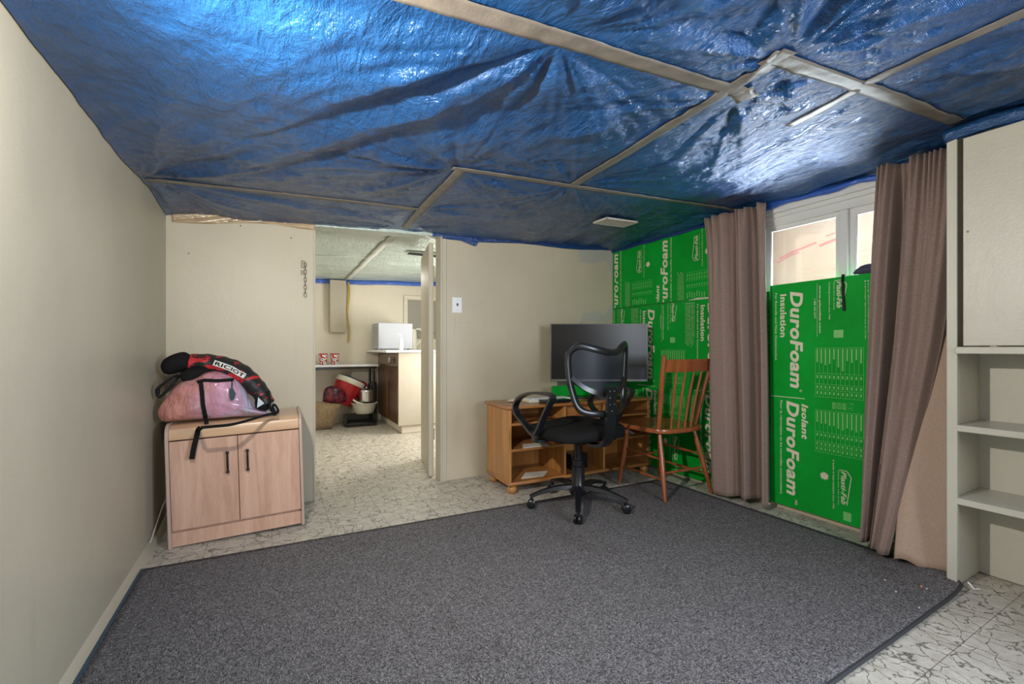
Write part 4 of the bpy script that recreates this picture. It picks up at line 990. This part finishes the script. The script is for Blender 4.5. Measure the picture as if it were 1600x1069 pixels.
# ------------------------------------------------------------------ kitchen door leaf, opened into the kitchen
dl = bpy.data.objects.new('door_1', None); COL.objects.link(dl); dl['kind'] = 'structure'; dl.location = (1.155, YB + .135, .012)
dang = math.atan2(4.08 - 3.455, 1.262 - 1.135); dl.rotation_euler = (0, 0, dang)
MB().b(0, .66, 0, .038, 0, 1.90).build('door_leaf', M['door_paint'], dl, .003)
for z in (.30, 1.62):
    h = MB().b(-.004, .002, .0, .036, z, z + .09); h.tube([(-.008, -.004, z - .002), (-.008, -.004, z + .092)], .005, 8); h.build('hinge', M['door_paint'], dl)

# ------------------------------------------------------------------ kitchen things
kw = bpy.data.objects.new('window_2', None); COL.objects.link(kw); kw['kind'] = 'structure'; kw.location = (2.05, 6.65, 1.5)
MB().b(-.30, .30, -.02, 0, .30, .36).b(-.30, -.24, -.02, 0, -.32, .30).b(.24, .30, -.02, 0, -.32, .30).b(-.30, .30, -.02, 0, -.36, -.30).build('window_frame', M['kitchen_wall'], kw, .003)
MB().b(-.24, .24, -.006, 0, -.30, .30).build('shade', mat('grey blind', (.30, .28, .24), .7), kw)
MB().b(-.24, .24, -.012, -.006, -.22, -.19).build('shade_rail', mat('grey rail', (.24, .22, .19), .6), kw)
eb = thing('wall_box', 'flat beige boxed-in panel high on the kitchen wall', 'box', (.81, 6.65, 1.28))
MB().b(-.105, .105, -.09, 0, 0, .73).build('casing', M['door_paint'], eb, .004)
for x in (-.08, .08): MB().lathe([(.006, 0), (.006, .003)], (x, -.09, .03), 8, Matrix.Rotation(R(90), 3, 'X')).build('screw', M['old_metal'], eb)
tag(MB().sweep([(.955 + .012 * math.sin(i * .5), 6.63 - .01 * math.sin(i * .4), 2.0 - i * .045) for i in range(20)], [(-.012, -.001), (.012, -.001), (.012, .001), (-.012, .001)], up=(0, 1, 0)).build('tape_measure_blade', M['yellow']), 'yellow strap hanging down the kitchen wall beside beige panel', 'strap')
# folding table
kt_ = thing('kitchen_table', 'white folding table with black legs against the kitchen back wall', 'table', (.85, 6.42, 0))
MB().b(-.75, .45, -.17, .19, .805, .835).build('tabletop', M['white_plastic'], kt_, .008)
MB().b(-.73, .43, -.15, .17, .775, .805).build('apron', M['black_plastic'], kt_, .004)
for x in (.39, -.68):
    for y in (-.13, .14): MB().tube([(x, y, 0), (x, y, .8)], .017, 10).build('leg', M['black_plastic'], kt_)
MB().tube([(.39, -.13, .25), (.39, .14, .25)], .012, 8).build('leg_brace', M['black_plastic'], kt_)
for x, lab in ((.60, 'left red and white printed cup on the kitchen table'), (.745, 'right red and white printed cup on the kitchen table')):
    cpo = thing('paper_cup', lab, 'cup', (x, 6.38, .836), 0, 'printed cups on the kitchen table')
    MB().lathe([(.042, 0), (.056, .14)], (0, 0, 0), 24).build('body', M['cup'], cpo); MB().lathe([(.058, .138), (.058, .15), (.05, .15)], (0, 0, 0), 24).build('rim', M['red'], cpo)
# counter
kc = thing('counter_cupboard', 'kitchen counter cupboard with dark brown doors and cream end panel', 'counter', (1.38, 5.4, 0))
MB().b(.03, 1.1, .03, 1.24, .002, .10).build('plinth', M['kitchen_wall'], kc, .003)
MB().b(-.02, 1.1, 0, .02, .10, 1.0).build('end_panel', M['door_paint'], kc, .003)
MB().b(0, 1.1, .02, 1.24, .10, 1.0).build('carcass', M['walnut'], kc)
d1 = MB().b(-.018, 0, .03, .60, .13, .80).build('door', M['walnut'], kc, .004); d2 = MB().b(-.018, 0, .62, 1.2, .13, .80).build('door', M['walnut'], kc, .004)
MB().b(-.018, 0, .03, 1.2, .82, .98).build('drawer_front', M['walnut'], kc, .004)
kn = MB().lathe([(.01, 0), (.012, .02), (.05, .024), (.055, .034), (.04, .042), (.012, .044)], (-.018, .34, .90), 20, Matrix.Rotation(R(-90), 3, 'Y')).build('dial_knob', M['chrome'], kc)
kw_ = MB().b(1.20, 2.55, 5.36, 6.645, 1.002, 1.034).build('countertop', M['white_plastic'], None, .006); tag(kw_, 'thin white worktop carrying the microwave in the kitchen', 'worktop')
mw = thing('microwave', 'pale grey microwave oven seen from behind on the kitchen worktop', 'microwave', (1.24, 5.98, 1.036))
MB().b(0, .46, 0, .44, .012, .36).build('housing', mat('light grey enamel', (.40, .42, .46), .4), mw, .006)
vm = MB()
for i in range(9):
    for j in range(6): vm.b(-.001, .001, .06 + j * .05, .09 + j * .05, .06 + i * .03, .068 + i * .03)
vm.build('side_vents', M['silver_bezel'], mw)
for x, y in ((.05, .04), (.41, .04), (.05, .4), (.41, .4)): MB().lathe([(.014, 0), (.016, .012)], (x, y, 0), 10).build('foot', M['black_plastic'], mw)
jg = thing('kettle', 'white kettle with curved handle beside the microwave', 'kettle', (1.80, 6.36, 1.036))
MB().lathe([(.07, 0), (.075, .02), (.065, .26), (.05, .30), (.02, .31)], (0, 0, 0), 20).build('body', M['cream_plastic'], jg)
MB().tube(smooth_poly([(.05, -.03, .30), (.11, -.03, .30), (.14, -.03, .24), (.13, -.03, .15), (.06, -.03, .07)], 4, False), .011, 10).build('handle', M['cream_plastic'], jg)
pm = thing('pump_bottle', 'small white pump bottle standing in front of the microwave', 'bottle', (1.47, 5.70, 1.035))
MB().lathe([(.028, 0), (.030, .01), (.030, .12), (.024, .145), (.012, .155), (.012, .17)], (0, 0, 0), 18).build('body', M['white_plastic'], pm)
MB().tube([(0, 0, .165), (0, 0, .20)], .006, 8).tube([(.006, 0, .203), (-.035, -.005, .203)], .007, 8).build('pump_head', M['white_plastic'], pm)
# under the table
bkt = thing('red_bucket', 'red cooler bucket with white rim tipped over under kitchen table', 'bucket', (.815, 6.40, .30)); bkt.rotation_euler = (R(-4), R(25), 0)
MB().lathe([(.135, 0), (.150, .05), (.185, .30)], (0, 0, 0), 28).build('body', M['red'], bkt)
MB().lathe([(.19, .29), (.198, .30), (.20, .36), (.15, .365)], (0, 0, 0), 28).build('rim', M['cream_plastic'], bkt)
MB().lathe([(.16, .363), (.17, .375), (.10, .385)], (0, 0, 0), 28).build('lid', M['tarp_dark'], bkt)
bs = thing('white_basin', 'cream plastic basin under kitchen table beneath the pot', 'basin', (1.12, 6.33, .16))
MB().lathe([(.11, 0), (.13, .02), (.165, .13), (.182, .14), (.182, .15), (.16, .148), (.12, .03), (.01, .02)], (0, 0, 0), 28).build('bowl', M['cream_plastic'], bs)
pt = thing('steel_pot', 'steel cooking pot with lid stacked in the basin', 'pot', (1.15, 6.33, .315))
MB().lathe([(.10, 0), (.115, .015), (.115, .15), (.12, .155)], (0, 0, 0), 28).build('body', M['chrome'], pt)
MB().lathe([(.12, .155), (.118, .165), (.06, .185), (.015, .19), (.015, .21)], (0, 0, 0), 28).build('lid', M['chrome'], pt)
MB().tube([(-.11, 0, .13), (-.15, -.02, .135), (-.15, .02, .135)], .007, 8).build('handle', M['chrome'], pt)
pn = tag(MB().tube([(.95, 6.18, .37), (1.0, 6.17, .33), (1.08, 6.17, .30)], [.012, .014, .012], 8).build('utensil_handle', M['cream_plastic']), 'pale handle sticking out between basin and pot', 'utensil')
tag(MB().b(.86, 1.26, 6.18, 6.45, .005, .05).b(.86, .88, 6.18, 6.45, .05, .15).b(1.24, 1.26, 6.18, 6.45, .05, .15).b(.86, 1.26, 6.43, 6.45, .05, .15).build('black_rack', M['black_plastic'], None, .006), 'low black rack on the floor under the cream basin', 'rack')
tag(MB().b(1.20, 1.30, 6.35, 6.5, .003, .58).build('black_case', M['black_plastic'], None, .02), 'tall narrow black case leaning at the table leg', 'case')
bg = MB().inflate(smooth_poly([(-.20, 0), (-.19, .20), (-.22, .33), (-.05, .36), (.10, .33), (.17, .30), (.12, .18), (.06, .02), (.0, 0)], 3), 0, .10, 6, .012, 8).build('paper_bag', M['kraft'], None, angle=60); bg.location = (.64, 6.22, .003); tag(bg, 'crumpled brown paper bag on the floor under the kitchen table', 'bag')
bg = MB().inflate(smooth_poly([(-.12, 0), (-.15, .08), (-.12, .19), (-.03, .22), (.08, .18), (.14, .09), (.13, 0)], 3), 0, .09, 6, .012, 6).build('dark_red_bundle', M['berry'], None, angle=60); bg.location = (.73, 6.22, .34); tag(bg, 'dark red glossy bundle on top of the paper bag', 'bundle')
tag(MB().inflate(smooth_poly([(-.08, 0), (-.10, .06), (-.02, .10), (.07, .07), (.08, 0)], 3), 0, .05, 5, .004, 2).build('red_cloth', M['red'], None), 'small red cloth behind the steel pot', 'cloth'); bpy.data.objects['red_cloth'].location = (1.10, 6.48, .50)

# ------------------------------------------------------------------ crumbs on the carpet and cord by the wall
p = on_floor(1440, 917, .02); tag(MB().inflate(smooth_poly([(-.009, 0), (-.006, .006), (.004, .007), (.010, .002), (.006, -.001)], 2), 0, .004, 3).build('food_crumb', mat('orange crumb', (.5, .2, .08), .7)), 'orange crumb on carpet below the right curtain', 'crumb'); bpy.data.objects['food_crumb'].location = (p.x, p.y, cz(p.x, p.y) + .006)
for i, (px, py) in enumerate(((1383, 908), (1400, 926), (1448, 922), (1436, 951))):
    p = on_floor(px, py, .015); o = MB().lathe([(.0005, 0), (.003, .002), (.0025, .005), (.0005, .006)], (0, 0, 0), 6).build('lint_speck', M['white_plastic']); o.location = (p.x, p.y, cz(p.x, p.y) + .005); tag(o, 'tiny white lint speck on the carpet near the cupboard', 'lint', 'lint specks on the carpet')
tag(MB().tube([(-.545, 2.86, .06), (-.548, 3.0, .10), (-.545, 3.15, .16), (-.53, 3.30, .20)], .003, 6).build('pale_cable', M['cream_plastic']), 'thin pale cord along the left wall behind the cabinet', 'cord')
tag(MB().tube([(2.67, .735, .03), (2.66, .715, .012), (2.69, .705, .008)], .004, 8).build('white_plug_cord', M['white_plastic']), 'white cord end on the vinyl at the foot of the cupboard', 'cord')
